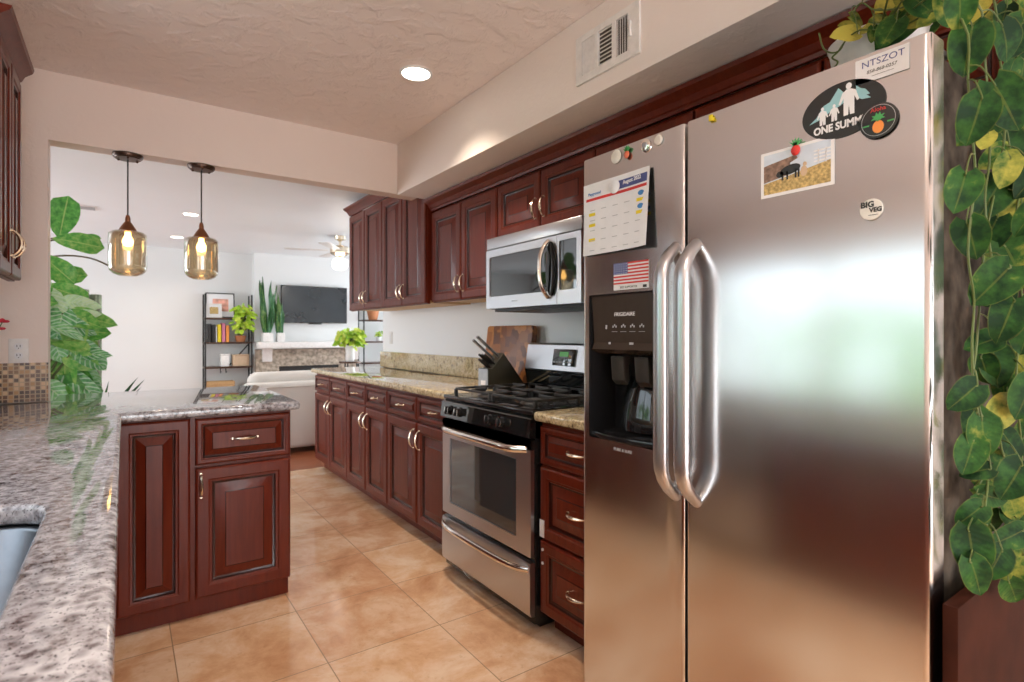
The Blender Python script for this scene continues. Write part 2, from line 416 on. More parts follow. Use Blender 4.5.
def ell(cx, cy, a, b, n=36, rot=0):
    c, s_ = math.cos(R(rot)), math.sin(R(rot))
    return [(cx + a * math.cos(t) * c - b * math.sin(t) * s_, cy + a * math.cos(t) * s_ + b * math.sin(t) * c) for t in [2 * math.pi * k / n for k in range(n)]]

# leaves -----------------------------------------------------------
class Leaves:
    def __init__(s):
        s.bm = bmesh.new(); s.uv = s.bm.loops.layers.uv.new('leaf'); s.ut = s.bm.loops.layers.uv.new('tint')
    def add(s, base, tip, nrm, L, Wd, kind='heart', tint=.3, fold=.12, droop=.15, rows=8, twist=0):
        d = Vector(tip).normalized(); n = Vector(nrm); n = (n - d * n.dot(d)).normalized(); a = d.cross(n).normalized()
        B = Vector(base); grid = []
        us = (-1, -.55, 0, .55, 1)
        for i in range(rows + 1):
            t = i / rows
            if kind == 'heart': w = (t + .015) ** .36 * (1 - t) ** .66 * 1.62
            elif kind == 'fiddle': w = (t + .01) ** .75 * (1.0 - t) ** .42 * 1.75 if t < 1 else 0
            elif kind == 'sword': w = min(1, (1 - t) * 3.2) * (.75 + .25 * min(1, t * 3))
            else: w = math.sin(math.pi * min(1, max(0, t))) ** .8
            w = max(w, .01); row = []
            for u in us:
                back = .17 * abs(u) ** 1.5 * (1 - t) ** 3 * L if kind == 'heart' else 0
                wav = .03 * L * math.sin(t * 9 + tint * 20) * abs(u)
                p = B + d * (t * L - back) + a * (u * w * Wd / 2) + n * (fold * abs(u) * w * Wd + wav - droop * t * t * L)
                row.append((s.bm.verts.new(p), u, t))
            grid.append(row)
        for r0, r1 in zip(grid, grid[1:]):
            for k in range(4):
                q = (r0[k], r0[k + 1], r1[k + 1], r1[k]); f = s.bm.faces.new([x[0] for x in q]); f.smooth = True
                for lp, x in zip(f.loops, q):
                    lp[s.uv].uv = (x[1] * .5 + .5, x[2]); lp[s.ut].uv = (tint, 0)
    def obj(s, name, mat, parent=None):
        me = bpy.data.meshes.new(name); s.bm.to_mesh(me); s.bm.free(); me.materials.append(M[mat])
        o = bpy.data.objects.new(name, me); COL.objects.link(o)
        if parent: o.parent = parent
        return o
rnd = random.uniform
def rvec(z0=-1, z1=1):
    return Vector((rnd(-1, 1), rnd(-1, 1), rnd(z0, z1)))

# ------------------------------------------------------------------ the room
struct(MB().box(-.75, 2.15, -2.4, 5.17, -.1, 0).obj('floor', 'tile'))
def wf():
    mb = MB(); mb.box(-3.7, 4.8, 5.17, 9.3, -.1, -.004); mb.box(-3.7, -.75, 3.0, 5.17, -.1, -.004); mb.box(2.15, 4.8, 4.9, 5.17, -.1, -.004)
    return struct(mb.obj('floor_living', 'floorwood'))
wf()
sbox('ceiling', 'ceil', -.85, 2.3, -2.5, 3.45, 2.475, 2.56)
sbox('ceiling_living', 'ceilw', -3.75, 4.85, 3.45, 9.35, 2.44, 2.56)
def wall_x(name, mat, x0, x1, y0, y1, holes=(), z1=2.475):
    """wall along Y with rectangular openings (y0,y1,z0,z1)"""
    mb = MB(); y = y0
    for (a, b, c, d) in sorted(holes):
        mb.box(x0, x1, y, a, 0, z1); mb.box(x0, x1, a, b, 0, c)
        if d < z1: mb.box(x0, x1, a, b, d, z1)
        y = b
    mb.box(x0, x1, y, y1, 0, z1); return struct(mb.obj(name, mat))
def wall_y(name, mat, x0, x1, y0, y1, holes=(), z1=2.475):
    mb = MB(); x = x0
    for (a, b, c, d) in sorted(holes):
        mb.box(x, a, y0, y1, 0, z1)
        if c > 0: mb.box(a, b, y0, y1, 0, c)
        if d < z1: mb.box(a, b, y0, y1, d, z1)
        x = b
    mb.box(x, x1, y0, y1, 0, z1); return struct(mb.obj(name, mat))
wall_x('wall_left', 'wall', -.78, -.66, -2.3, 3.39, ((.45, 2.33, 1.02, 2.10),))
wall_x('wall_right', 'wallr', 2.06, 2.18, -2.3, 5.10, ((-1.4, -.3, 1.0, 2.0),))
wall_y('wall_back', 'wall', -.78, 2.18, -2.42, -2.3, ((-.5, 1.4, 0, 2.1),))
struct(MB().prism([(-.78, 0), (-.294, 0), (-.294, 2.150), (1.62, 2.150), (1.62, 2.475), (-.78, 2.475)], 3.39, 3.50, 'y').obj('wall_header', 'wall'))
struct(MB().box(-.284, .60, 3.37, 3.50, 0, .872).obj('wall_peninsula', 'wallw'))
struct(MB().box(1.467, 2.06, -2.3, 3.389, 2.143, 2.475, .006, 2).obj('wall_soffit', 'soffit'))
wall_x('wall_living_left', 'wallw', -3.72, -3.6, 3.4, 9.2, ((4.8, 8.4, .5, 2.3),))
wall_x('wall_living_right', 'wallw', 4.6, 4.72, 4.98, 9.2, ((6.0, 8.4, .5, 2.3),))
wall_y('wall_living_far', 'wallw', -3.6, 4.6, 9.1, 9.2)
wall_y('wall_living_near', 'wallw', -3.6, -.78, 3.40, 3.52)
wall_y('wall_living_side', 'wallw', 2.18, 4.6, 4.98, 5.10)
struct(MB().box(1.585, 3.16, 8.9, 9.1, 0, 2.44).obj('wall_chimney', 'wallw'))
def window(name, axis, c0, c1, a0, a1, z0, z1, n=2, door=False):
    """glazed frame in a wall: axis x = wall along Y, glass between planes c0..c1"""
    mb = MB(); g = MB(); m = (c0 + c1) / 2; fw = .045
    def bx(B, p0, p1, q0, q1, t):
        if axis == 'x': B.box(m - t, m + t, p0, p1, q0, q1)
        else: B.box(p0, p1, m - t, m + t, q0, q1)
    bx(mb, a0, a1, z0, z0 + fw, .035); bx(mb, a0, a1, z1 - fw, z1, .035)
    for k in range(n + 1):
        x = a0 + (a1 - a0 - fw) * k / n; bx(mb, x, x + fw, z0 + fw, z1 - fw, .03)
    bx(g, a0 + fw, a1 - fw, z0 + fw, z1 - fw, .003)
    o = struct(mb.obj(name, 'white')); g.obj('pane', 'pane', o); return o
window('window_1', 'x', -.78, -.66, .45, 2.33, 1.02, 2.10)
window('window_2', 'x', 2.06, 2.18, -1.4, -.3, 1.0, 2.0)
window('door_1', 'y', -2.42, -2.3, -.5, 1.4, 0, 2.1)
window('window_3', 'x', -3.72, -3.6, 4.8, 8.4, .5, 2.3, 3)
window('window_4', 'x', 4.6, 4.72, 6.0, 8.4, .5, 2.3, 2)
sbox('baseboard_far', 'white', -3.6, 1.58, 9.085, 9.1, 0, .1)
# mosaic backsplash on the stub wall and along the left wall
struct(MB().box(-.648, -.292, 3.378, 3.39, .915, 1.096).box(-.66, -.648, -.9, 3.378, .915, 1.02).obj('trim_1', 'mosaic'))
# ground and hedge outside the kitchen window
gm = plain('lawn', (.10, .20, .04), .9, 0, .4, 5)
M['lawn'] = gm
g_ = MB().box(-12, -3.8, -10, 3.2, -.2, -.05).obj('ground', 'lawn'); g_['kind'] = 'structure'

# ------------------------------------------------------------------ cabinets
def door_prof(w, h):
    k = min(1.0, min(w, h) / .30)
    fr = .064 if min(w, h) > .3 else .054 if min(w, h) > .2 else .028
    return [(0, 0), (0, -.014), (.003, -.0185), (.009, -.0215), (fr * .76, -.0215), (fr * .86, -.0175), (fr, -.0165), (fr + .004, -.009),
            (fr + .009 * k + .003, -.007), (fr + .046 * k + .004, -.0185), (fr + .049 * k + .005, -.0205), (fr + .052 * k + .005, -.0205)]
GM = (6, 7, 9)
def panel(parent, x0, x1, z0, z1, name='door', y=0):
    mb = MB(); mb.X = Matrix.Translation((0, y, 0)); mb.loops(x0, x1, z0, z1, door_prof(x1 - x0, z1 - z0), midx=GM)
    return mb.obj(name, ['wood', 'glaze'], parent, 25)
def pull(parent, cx, cz, L=.105, vert=False, y=-.021, name='handle', mat='nickel'):
    mb = MB(); pts = []; rr = []
    for k in range(13):
        t = -1 + 2 * k / 12; a = t * L / 2; out = -.004 - .026 * (1 - t * t) ** .75
        pts.append((cx, y + out, cz + a) if vert else (cx + a, y + out, cz)); rr.append(.0035 + .0035 * (1 - t * t))
    mb.tube(pts, rr, 8)
    for sg in (-1, 1):
        a = sg * L / 2
        c = (cx, y, cz + a) if vert else (cx + a, y, cz)
        mb.cyl(c, (c[0], y - .007, c[2]), .007, .005, 10)
    return mb.obj(name, mat, parent)
def carcass(root, w, d, z0, z1, kick=0.0, name='body', gap=.0):
    mb = MB(); mb.box(0, w, 0, d, z0, z1)
    if kick: mb.box(.002, w - .002, .065, d, .0, z0)
    return mb.obj(name, 'wood', root)
def base_two_door(label, y1, y0, xf=1.45, cat='cabinet', group='two door base cabinets under the right worktop'):
    w = y1 - y0; r = thing('base_cabinet', label, cat, (xf, y1, 0), -90, group)
    carcass(r, w - .002, .60, .085, .872, .085)
    for k in (0, 1):
        a = .006 + k * w / 2; b = w / 2 - .006 + k * w / 2
        d = panel(r, a, b, .715, .855, 'drawer'); pull(d, (a + b) / 2, .785, .07)
        d = panel(r, a, b, .095, .700, 'door'); pull(d, (b - .035 if k == 0 else a + .035), .60, .11, True)
    return r
base_two_door('cherry two door base cabinet at far end of right run, nearest the living room', 5.165, 4.28)
base_two_door('middle cherry two door base cabinet of right run, between its two neighbours', 4.28, 3.47)
base_two_door('cherry two door base cabinet directly beside the gas range', 3.47, 2.565)
r = thing('drawer_cabinet', 'cherry three drawer base cabinet squeezed between range and refrigerator', 'cabinet', (1.412, 1.783, 0), -90)
carcass(r, .50, .63, .085, .872, .085)
for z0, z1 in ((.70, .853), (.397, .69), (.093, .387)):
    d = panel(r, .008, .46, z0, z1, 'drawer'); pull(d, .235, (z0 + z1) / 2, .10)
    if z0 == .397: MB().box(.012, .04, -.026, -.021, .405, .475, .002).obj('child_latch', 'white', d)
    if z0 == .093: [MB().cyl((.03, -.021, q), (.03, -.026, q), .006).obj('bumper', 'white', d) for q in (.30, .355)]
# worktops
o = MB().prism([(1.412, 2.562), (2.05, 2.562), (2.05, 5.22), (1.412, 5.22)], .874, .914, b=.012, seg=3).obj('worktop', 'granite_gold')
tag(o, 'golden speckled granite worktop on the long right cabinet run', 'worktop')
o = MB().box(2.03, 2.058, 2.56, 5.10, .915, 1.063, .003).obj('backsplash', 'granite_gold')
tag(o, 'low golden granite backsplash strip along the white right wall', 'backsplash')
o = MB().prism([(1.368, 1.262), (2.05, 1.262), (2.05, 1.782), (1.368, 1.782)], .874, .914, b=.012, seg=3).obj('worktop', 'granite_gold')
tag(o, 'short granite worktop piece between range and refrigerator', 'worktop')
o = MB().box(2.03, 2.058, 1.262, 1.782, .915, 1.063, .003).obj('backsplash', 'granite_gold')
tag(o, 'short granite backsplash piece behind the narrow worktop by the refrigerator', 'backsplash')
sink_hole = rrect(-.545, -.118, .52, 1.37, .085, 8)
o = MB().prism([(-.647, -1.0), (-.008, -1.0), (-.008, 2.69), (.665, 2.69), (.68, 2.705), (.68, 3.695), (.665, 3.71), (-.285, 3.71), (-.285, 3.376), (-.647, 3.376)],
               .874, .914, b=.013, holes=(sink_hole,), seg=3).obj('worktop', 'granite')
tag(o, 'grey brown granite worktop around the sink and over the peninsula', 'worktop')
# peninsula cabinet
r = thing('peninsula_cabinet', 'cherry peninsula cabinet with one drawer, one door and fixed side panel', 'cabinet', (-.03, 2.74, 0), 0)
mb = MB(); mb.box(0, .675, 0, .62, .085, .872); mb.box(0, .668, .012, .62, 0, .085); mb.box(-.066, 0, .012, .62, 0, .872); mb.obj('body', 'wood', r)
MB().loops(.004, .262, .08, .866, door_prof(.258, .78), midx=GM).obj('side_panel', ['wood', 'glaze'], r, 25)
d = panel(r, .282, .670, .662, .862, 'drawer'); pull(d, .476, .765, .10)
d = panel(r, .282, .670, .085, .648, 'door'); pull(d, .302, .575, .10, True)
# base cabinets below the sink counter (face the aisle)
for i, (y0, y1, lab) in enumerate(((2.02, 2.70, 'cherry base cabinet in the corner beside the peninsula'), (.46, 1.40, 'cherry sink base cabinet under the stainless sink'),
                                   (-1.0, .46, 'cherry base cabinet at the near end of the sink counter'))):
    w = y1 - y0; r = thing('base_cabinet', lab, 'cabinet', (-.095, y0, 0), 90, 'base cabinets under the sink counter')
    w2 = w if i else w - .0
    mb = MB(); zt = .66 if i == 1 else .872
    mb.box(0, w2 - .002, 0, .545 if i != 1 else .545, .085, zt); mb.box(.002, w2 - .004, .065, .545, 0, .085)
    mb.obj('body', 'wood', r)
    for k in (0, 1):
        a = .006 + k * w / 2; b = w / 2 - .006 + k * w / 2
        d = panel(r, a, b, .715, .855, 'drawer', 0)
        d = panel(r, a, b, .095, .700, 'door', 0); pull(d, (b - .035 if k == 0 else a + .035), .60, .11, True)
r = thing('added_dishwasher', 'added stainless appliance, unseen, greying the refrigerator reflection', 'added_dishwasher', (-.095, 1.405, 0), 90)  # unseen appliance added to grey the reflection in the refrigerator doors
MB().box(0, .608, .03, .545, .10, .870).box(.01, .60, .06, .5, 0, .10).obj('body', 'blackm', r)
MB().box(.003, .605, -.018, .03, .11, .76, .006).obj('door', 'satin', r); MB().box(.003, .605, -.016, .03, .765, .866, .004).obj('control_panel', 'satin', r)
MB().tube([(.06, -.018, .72), (.06, -.05, .72), (.548, -.05, .72), (.548, -.018, .72)], .009, 8).obj('handle', 'chrome', r)
# sink
mb = MB(); t = bmesh.new(); rings = []
for ins, z in ((-.02, .872), (.0, .8725), (.004, .868), (.012, .72), (.04, .690), (.10, .684)):
    rings.append([t.verts.new((x, y, z)) for x, y in rrect(-.545 + ins, -.118 - ins, .52 + ins, 1.37 - ins, .085 - min(ins, .03) * .5, 8)])
for a, b in zip(rings, rings[1:]):
    for k in range(len(a)): t.faces.new((a[k], b[k], b[(k + 1) % len(a)], a[(k + 1) % len(a)]))
t.faces.new(rings[-1][::-1]); mb._merge(t)
rs = thing('sink', 'undermount stainless steel sink sunk in the left granite worktop', 'sink', (0, 0, 0))
mb.obj('basin', 'basin', rs, 50)
MB().lathe([(.0, .683), (.042, .686), (.045, .690), (.038, .688), (.02, .680)], (-.33, .95, .003), 24).obj('drain', 'chrome', rs)

# upper cabinets
def upper(label, y1, y0, z0, z1, xf, depth, ndoor=2, group=None, top=None, handles=True):
    w = y1 - y0; r = thing('wall_cabinet', label, 'cabinet', (xf, y1, 0), -90, group)
    mb = MB(); mb.box(0, w - .001, 0, depth, z0 + .02, (top or z1 + .01)); mb.mat(1).box(.015, w - .016, .012, depth - .01, z0 + .004, z0 + .02)
    mb.mat(0).box(0, w - .001, 0, .02, z0 - .004, z0 + .02)
    mb.obj('body', ['wood', 'maple'], r)
    for k in range(ndoor):
        a = .004 + k * w / ndoor; b = w / ndoor - .004 + k * w / ndoor
        d = panel(r, a, b, z0, z1, 'door')
        if handles: pull(d, (b - .03 if k % 2 == 0 else a + .03), z0 + .10, .10, True)
    return r
XU = 1.732
upper('tall cherry wall cabinet at far end, above far counter, beside living room', 4.94, 4.165, 1.44, 2.29, 1.692, .36, 2, 'tall wall cabinets beyond the beam', 2.30)
upper('tall cherry wall cabinet just beyond the ceiling beam, second from far end', 4.164, 3.395, 1.44, 2.29, 1.692, .36, 2, 'tall wall cabinets beyond the beam', 2.30)
upper('cherry two door wall cabinet to the left of the microwave', 3.385, 2.575, 1.447, 2.055, XU, .32, 2, 'wall cabinets below the soffit', 2.066)
upper('short cherry two door wall cabinet right above the microwave', 2.572, 1.79, 1.768, 2.055, XU, .32, 2, 'wall cabinets below the soffit', 2.066)
upper('narrow cherry wall cabinet between microwave and refrigerator', 1.788, 1.27, 1.447, 2.055, XU, .32, 1, 'wall cabinets below the soffit', 2.066)
upper('cherry wall cabinet over the top of the refrigerator', 1.268, .36, 1.80, 2.055, XU, .32, 2, 'wall cabinets below the soffit', 2.066, False)
CR = [(0, 0), (-.012, 0), (-.016, .012), (-.022, .016), (-.034, .036), (-.058, .052), (-.064, .056), (-.070, .070), (0, .070)]
def crown(name, label, x, y0, y1, z, side=None):
    mb = MB(); mb.prism([(x + 0 + px, z + pz) for px, pz in CR], y0, y1, 'y'); return tag(mb.obj(name, 'wood', None, 25), label, 'moulding')
crown('crown_moulding', 'dark cherry crown moulding along the cabinet tops under the soffit', 1.722, .36, 3.386, 2.066)
# crown of the far, taller cabinets, with a return on the end facing the living room
mb = MB(); t = bmesh.new(); secs = []
for kx, ky in ((0, 0), (1, 1)): pass
P0 = [(1.685 + px * .75, 2.30 + pz * 1.0, -px * .75) for px, pz in CR]
sec_a = [t.verts.new((x, 3.395, z)) for x, z, e in P0]
sec_b = [t.verts.new((x, 4.94 + e, z)) for x, z, e in P0]
sec_c = [t.verts.new((2.05, 4.94 + e, z)) for x, z, e in P0]
for a, b in ((sec_a, sec_b), (sec_b, sec_c)):
    for k in range(len(a)): t.faces.new((a[k], a[(k + 1) % len(a)], b[(k + 1) % len(a)], b[k]))
t.faces.new(sec_a); t.faces.new(sec_c[::-1]); bmesh.ops.recalc_face_normals(t, faces=t.faces); mb._merge(t)
tag(mb.obj('crown_moulding', 'wood', None, 25), 'cherry crown moulding on the taller cabinets beyond the beam', 'moulding')
# left upper cabinet facing the aisle
r = thing('wall_cabinet', 'cherry wall cabinet on the left wall, cut by the photo edge', 'cabinet', (-.352, 2.42, 0), 90)
MB().box(0, .478, 0, .306, 1.45, 2.235).box(0, .478, 0, .02, 1.436, 1.45).obj('body', 'wood', r)
for k in (0, 1):
    a = .004 + k * .239; d = panel(r, a, a + .231, 1.44, 2.215, 'door'); pull(d, a + .205 if k == 0 else a + .026, 1.555, .09, True)
MB().prism([(pz_[0] * .8 - .0, 2.225 + pz_[1]) for pz_ in CR], -.03, .515, 'x').obj('crown', 'wood', r, 25)

# low wood panel by the refrigerator side
o = MB().box(1.128, 2.04, .318, .340, .0, .775, .002).obj('end_panel', 'darkwood')
tag(o, 'reddish wood panel low on the right side of the refrigerator', 'panel')

# ------------------------------------------------------------------ gas range
r = thing('gas_range', 'stainless and black gas range with oven between the cherry cabinets', 'range', (1.358, 2.553, 0), -90)
w = .763
MB().box(.0, w, .02, .66, .035, .895, .004).box(.03, w - .03, .07, .6, 0, .035).obj('body', 'black', r)
mb = MB(); mb.box(-.001, w + .001, .005, .56, .895, .916, .006, 3); mb.box(.025, w - .025, .06, .54, .9155, .9165)
mb.obj('cooktop', 'black', r)
mb = MB(); mb.prism([(.012, .800), (-.012, .806), (-.004, .880), (.02, .896), (.05, .896), (.05, .800)], .0, w, 'x'); cp = mb.obj('control_panel', 'blackglass', r, 20)
for kx in (.100, .195, .475, .572):
    mb = MB(); m = Matrix.Translation((kx, -.008, .845)) @ Matrix.Rotation(R(84), 4, 'X')
    mb.lathe([(0, 0), (.024, 0), (.024, .006), (.019, .008), (.018, .026), (.016, .028), (0, .028)], (0, 0, 0), 24, m)
    mb.box(-.005, .005, -.019, .019, .026, .034, .002, 2, m)
    kn = mb.obj('knob', 'black', cp)
    mb = MB(); mb.lathe([(.0175, .024), (.0195, .024), (.0195, .0275), (.0175, .0275), (.0175, .024)], (0, 0, 0), 24, m); mb.box(-.0012, .0012, 0, .017, .0342, .0348, 0, 1, m)
    mb.obj('knob_ring', 'chrome', kn)
dr = MB()
dr.prism(rrect(.002, w - .002, .312, .794, .006, 3), .0, .018, 'y', 0, ([(.075, .372), (w - .105, .372), (w - .105, .700), (.075, .700)],))
d = dr.obj('oven_door', 'satin', r)
MB().box(.002, w - .002, .0, .018, .752, .794).obj('door_top', 'black', d)
MB().box(.002, w - .002, .018, .045, .306, .796).obj('door_liner', 'black', d)
MB().box(.07, w - .10, .006, .017, .368, .704).obj('window', 'ovenglass', d)
mb = MB()
for k in range(4): mb.box(.09, w - .12, .0175, .0179, .42 + k * .07, .424 + k * .07)
pts = []; n = 16
for k in range(n + 1):
    t_ = -1 + 2 * k / n; pts.append((w / 2 + t_ * (w / 2 - .03), -.048 + .050 * abs(t_) ** 9 - .004 * (1 - t_ * t_), .752))
MB().tube(pts, .0135, 12, (1.0, 1.15)).obj('handle', 'chrome', d)
mb = MB(); mb.prism([(.0, .072), (-.004, .09), (-.004, .262), (.0, .288), (.03, .292), (.03, .066)], .002, w - .002, 'x'); dw = mb.obj('storage_drawer', 'satin', r, 20)
pts = []
for k in range(n + 1):
    t_ = -1 + 2 * k / n; pts.append((w / 2 + t_ * (w / 2 - .012), -.040 + .038 * abs(t_) ** 7, .262 - .006 * (1 - t_ * t_)))
MB().tube(pts, .011, 10, (1.0, 1.2)).obj('handle', 'chrome', dw)
for bx_, by_, rr_ in ((.20, .17, .05), (.20, .42, .038), (.56, .17, .045), (.56, .42, .036)):
    mb = MB(); mb.lathe([(rr_ + .02, .9165), (rr_ + .012, .922), (rr_, .924), (rr_, .932), (rr_ * .9, .936), (0, .937)], (bx_, by_, 0), 28); mb.obj('burner', 'iron', r)
for gx in (.045, .395):
    mb = MB(); x0, x1, y0, y1, z = gx, gx + .325, .055, .535, .953
    for a in (y0, y1): mb.box(x0, x1, a - .006, a + .006, z - .012, z, .003)
    mb.box(x0, x1, (y0 + y1) / 2 - .006, (y0 + y1) / 2 + .006, z - .012, z, .003)
    for a in (x0, x1): mb.box(a - .006, a + .006, y0, y1, z - .012, z, .003)
    for cy_ in (.17, .42):
        cx_ = gx + .16
        for dx_, dy_ in ((1, 0), (-1, 0), (0, 1), (0, -1)):
            p0 = (cx_ + dx_ * .045, cy_ + dy_ * .035); p1 = (cx_ + dx_ * .16, cy_ + dy_ * .118)
            mb.box(min(p0[0], p1[0]) - (.006 if dx_ == 0 else 0), max(p0[0], p1[0]) + (.006 if dx_ == 0 else 0), min(p0[1], p1[1]) - (.006 if dy_ == 0 else 0), max(p0[1], p1[1]) + (.006 if dy_ == 0 else 0), z - .012, z + .004, .003)
    for a in (x0, x1):
        for b_ in (y0, (y0 + y1) / 2, y1): mb.box(a - .008, a + .008, b_ - .008, b_ + .008, .9165, z - .008, .003)
    mb.obj('grate', 'iron', r)
mb = MB(); mb.prism([(.56, .90), (.535, 1.03), (.66, 1.03), (.66, .90)], .0, w, 'x'); mb.obj('rear_panel', 'blackglass', r, 20)
mb = MB(); mb.prism([(.540, 1.030), (.532, 1.036), (.556, 1.170), (.570, 1.180), (.64, 1.180), (.64, 1.030)], .0, w, 'x', .004); bgd = mb.obj('backguard', 'satin', r, 20)
mb = MB(); mt = Matrix.Translation((0, .5405, 1.105)) @ Matrix.Rotation(R(-10.2), 4, 'X')
mb.box(.255, .425, -.008, .004, -.045, .045, .003, 2, mt); ds = mb.obj('display_panel', 'blackglass', bgd)
MB().box(.31, .38, -.0095, -.008, .005, .03, 0, 1, mt).obj('clock', 'lcd', ds)
mb = MB()
for k in range(7): mb.box(.266 + k * .022, .280 + k * .022, -.0095, -.008, -.03, -.022, 0, 1, mt)
mb.obj('keypad', 'printgrey', ds)

# ------------------------------------------------------------------ microwave
r = thing('microwave', 'stainless over range microwave with black bow handle under the cabinet', 'microwave', (1.652, 2.568, 0), -90)
w = .772
MB().box(0, w, .02, .40, 1.366, 1.752).box(.02, w - .02, .03, .38, 1.352, 1.366).obj('body', 'blackm', r)
MB().box(0, w, -.012, .02, 1.692, 1.753, .004).obj('top_panel', 'satin', r)
mb = MB(); mb.prism(rrect(.0, .605, 1.368, 1.687, .004, 2), -.014, .02, 'y', 0, (rrect(.030, .555, 1.432, 1.648, .012, 4),)); d = mb.obj('door', 'satin', r)
MB().box(.025, .56, -.008, .01, 1.428, 1.652).obj('window', 'blackglass', d)
mb = MB(); m = Matrix.Translation((.572, -.0145, 1.535)) @ Matrix.Rotation(R(90), 4, 'X'); mb.prism(ell(0, 0, .036, .125, 36), 0, .012, b=.003, seg=2); mb2 = MB(); mb2.X = m
mb2.prism(ell(0, 0, .034, .128, 40), 0, .014, b=.004); mb2.obj('handle_plate', 'black', d); mb.bm.free()
pts = [(.548 - .012 * (1 - t_ * t_), -.018 - .045 * (1 - abs(t_) ** 3), 1.535 + t_ * .135) for t_ in [-1 + k / 8 for k in range(17)]]
MB().tube(pts, .011, 10, (1.3, .8)).obj('handle', 'chrome', d)
mb = MB(); mb.prism(rrect(.608, w, 1.368, 1.687, .004, 2), -.014, .02, 'y', 0, (rrect(.622, w - .03, 1.432, 1.660, .010, 4),)); cpn = mb.obj('control_panel', 'satin', r)
MB().box(.618, w - .026, -.008, .01, 1.428, 1.664).obj('key_panel', 'blackglass', cpn)
mb = MB(); text(mb, 'FRIGIDAIRE', .011, Matrix.Translation((.27, -.0145, 1.400)) @ Matrix.Rotation(R(90), 4, 'X')); mb.obj('lettering', 'printgrey', d)

# ------------------------------------------------------------------ refrigerator
FX, FY = 1.152, 1.255
r = thing('refrigerator', 'large stainless side by side refrigerator with ice and water dispenser', 'refrigerator', (FX, FY, 0), -90)
w = .893
bcut = MB().prism(rrect(.027, .297, .920, 1.347, .012, 4), -.05, .111, 'y'); gcut = MB().prism(rrect(.027, .297, .920, 1.347, .012, 4), -.05, .3, 'y')
MB().box(.006, w - .004, .066, .76, .02, 1.735, .004).box(.03, w - .03, .12, .70, 0, .02).obj('body', 'fside', r, 38, (bcut,))
MB().box(.012, w - .012, .057, .068, .06, 1.735).obj('gasket', 'gasket', r, 38, (gcut,))
MB().box(.01, w - .01, .06, .12, .015, .055, .003).obj('toe_grille', 'plastic', r)
def door_plan(x0, x1, rl, rr, d=.057):
    p = [(x1, d)]
    n = 8
    p += [(x1 - rr + rr * math.cos(R(a)), rr * .62 - rr * .62 * math.sin(R(a))) for a in [90 * k / n for k in range(n + 1)]]
    p += [(x0 + rl - rl * math.sin(R(a)), rl * .62 - rl * .62 * math.cos(R(a))) for a in [90 * k / n for k in range(n + 1)]]
    p += [(x0, d)]; return p
cut = MB().prism(rrect(.027, .297, .920, 1.347, .012, 4) , -.05, .2, 'y')
fd = MB().prism(door_plan(0, .3735, .012, .010), .065, 1.762, 'z', .006, seg=2).obj('freezer_door', 'steel', r, 30, (cut,))
rd = MB().prism(door_plan(.3805, w, .010, .014), .065, 1.762, 'z', .006, seg=2).obj('refrigerator_door', 'steel', r, 30)
for dd, hx, sgn in ((fd, .345, -1), (rd, .408, 1)):
    pts = []; rr_ = []
    for k in range(25):
        t_ = -1 + 2 * k / 24; z = 1.134 + t_ * .325; e = max(0, (abs(t_) - .70) / .30)
        pts.append((hx, .012 - .066 * (1 - e ** 2.2) , z)); rr_.append(.018 - .003 * e)
    MB().tube(pts, rr_, 14, (1.2, .85)).obj('handle', 'satin', dd)
# dispenser
mb = MB(); t = bmesh.new(); mb.prism(rrect(.0285, .2955, .921, 1.346, .012, 4), .1085, .1095, 'y')
ds = mb.obj('dispenser', 'black', fd)
mb = MB(); prof = [(.002, .935), (.002, 1.346), (.0, .0)]
mb.box(.0275, .031, .0, .109, .922, 1.345).box(.293, .2965, .0, .109, .922, 1.345).box(.029, .295, .0, .109, 1.342, 1.3465); mb.obj('recess_wall', 'black', ds)
mb = MB(); mb.prism([(.004, 1.335), (.014, 1.205), (.005, 1.185), (.03, 1.172), (.107, 1.172), (.107, 1.345), (.004, 1.345)], .034, .290, 'x', .002); pn = mb.obj('control_panel', 'brownp', ds, 20)
mt = Matrix.Translation((.165, .0075, 1.262)) @ Matrix.Rotation(R(85.6), 4, 'X')
mb = MB(); text(mb, 'FRIGIDAIRE', .0155, mt @ Matrix.Translation((0, .024, .0025)), .0006); mb.obj('lettering', 'paper', pn)
mb = MB()
for k, ch in enumerate(range(5)):
    x = -.068 + k * .034; y = -.012
    if k == 0: mb.box(x - .003, x + .003, y - .006, y + .006, .003, .0036, 0, 1, mt)
    else:
        for a in (0, 1, 2): mb.box(x - .009 + a * .006, x - .005 + a * .006, y - .002 + (a % 2) * .004, y + .004 + (a % 2) * .004, .003, .0036, 0, 1, mt)
        mb.box(x - .011, x + .011, y - .014, y - .013, .003, .0034, 0, 1, mt)
mb.box(-.055, -.047, -.062, -.056, .003, .0036, 0, 1, mt).box(.025, .040, -.062, -.056, .003, .0036, 0, 1, mt)
mb.obj('icon', 'printgrey', pn)
for x, zz in ((.112, 1.165), (.205, 1.165)):
    mb = MB(); mb.prism([(.030, zz), (.036, zz - .07), (.052, zz - .085), (.058, zz - .07), (.058, zz)], x - .026, x + .026, 'x', .004); mb.obj('paddle', 'plastic', ds, 30)
mb = MB(); t = bmesh.new(); rows = []
for i in range(9):
    z = .948 + .155 * i / 8; row = []
    for k in range(13):
        a = R(180 * k / 12); hw = (.090 - .035 * (i / 8) ** 2); row.append(t.verts.new((.163 + hw * math.cos(a), .107 - .065 * (1 - .5 * (i / 8) ** 2) * math.sin(a), z)))
    rows.append(row)
for a, b in zip(rows, rows[1:]):
    for k in range(12): t.faces.new((a[k], a[k + 1], b[k + 1], b[k]))
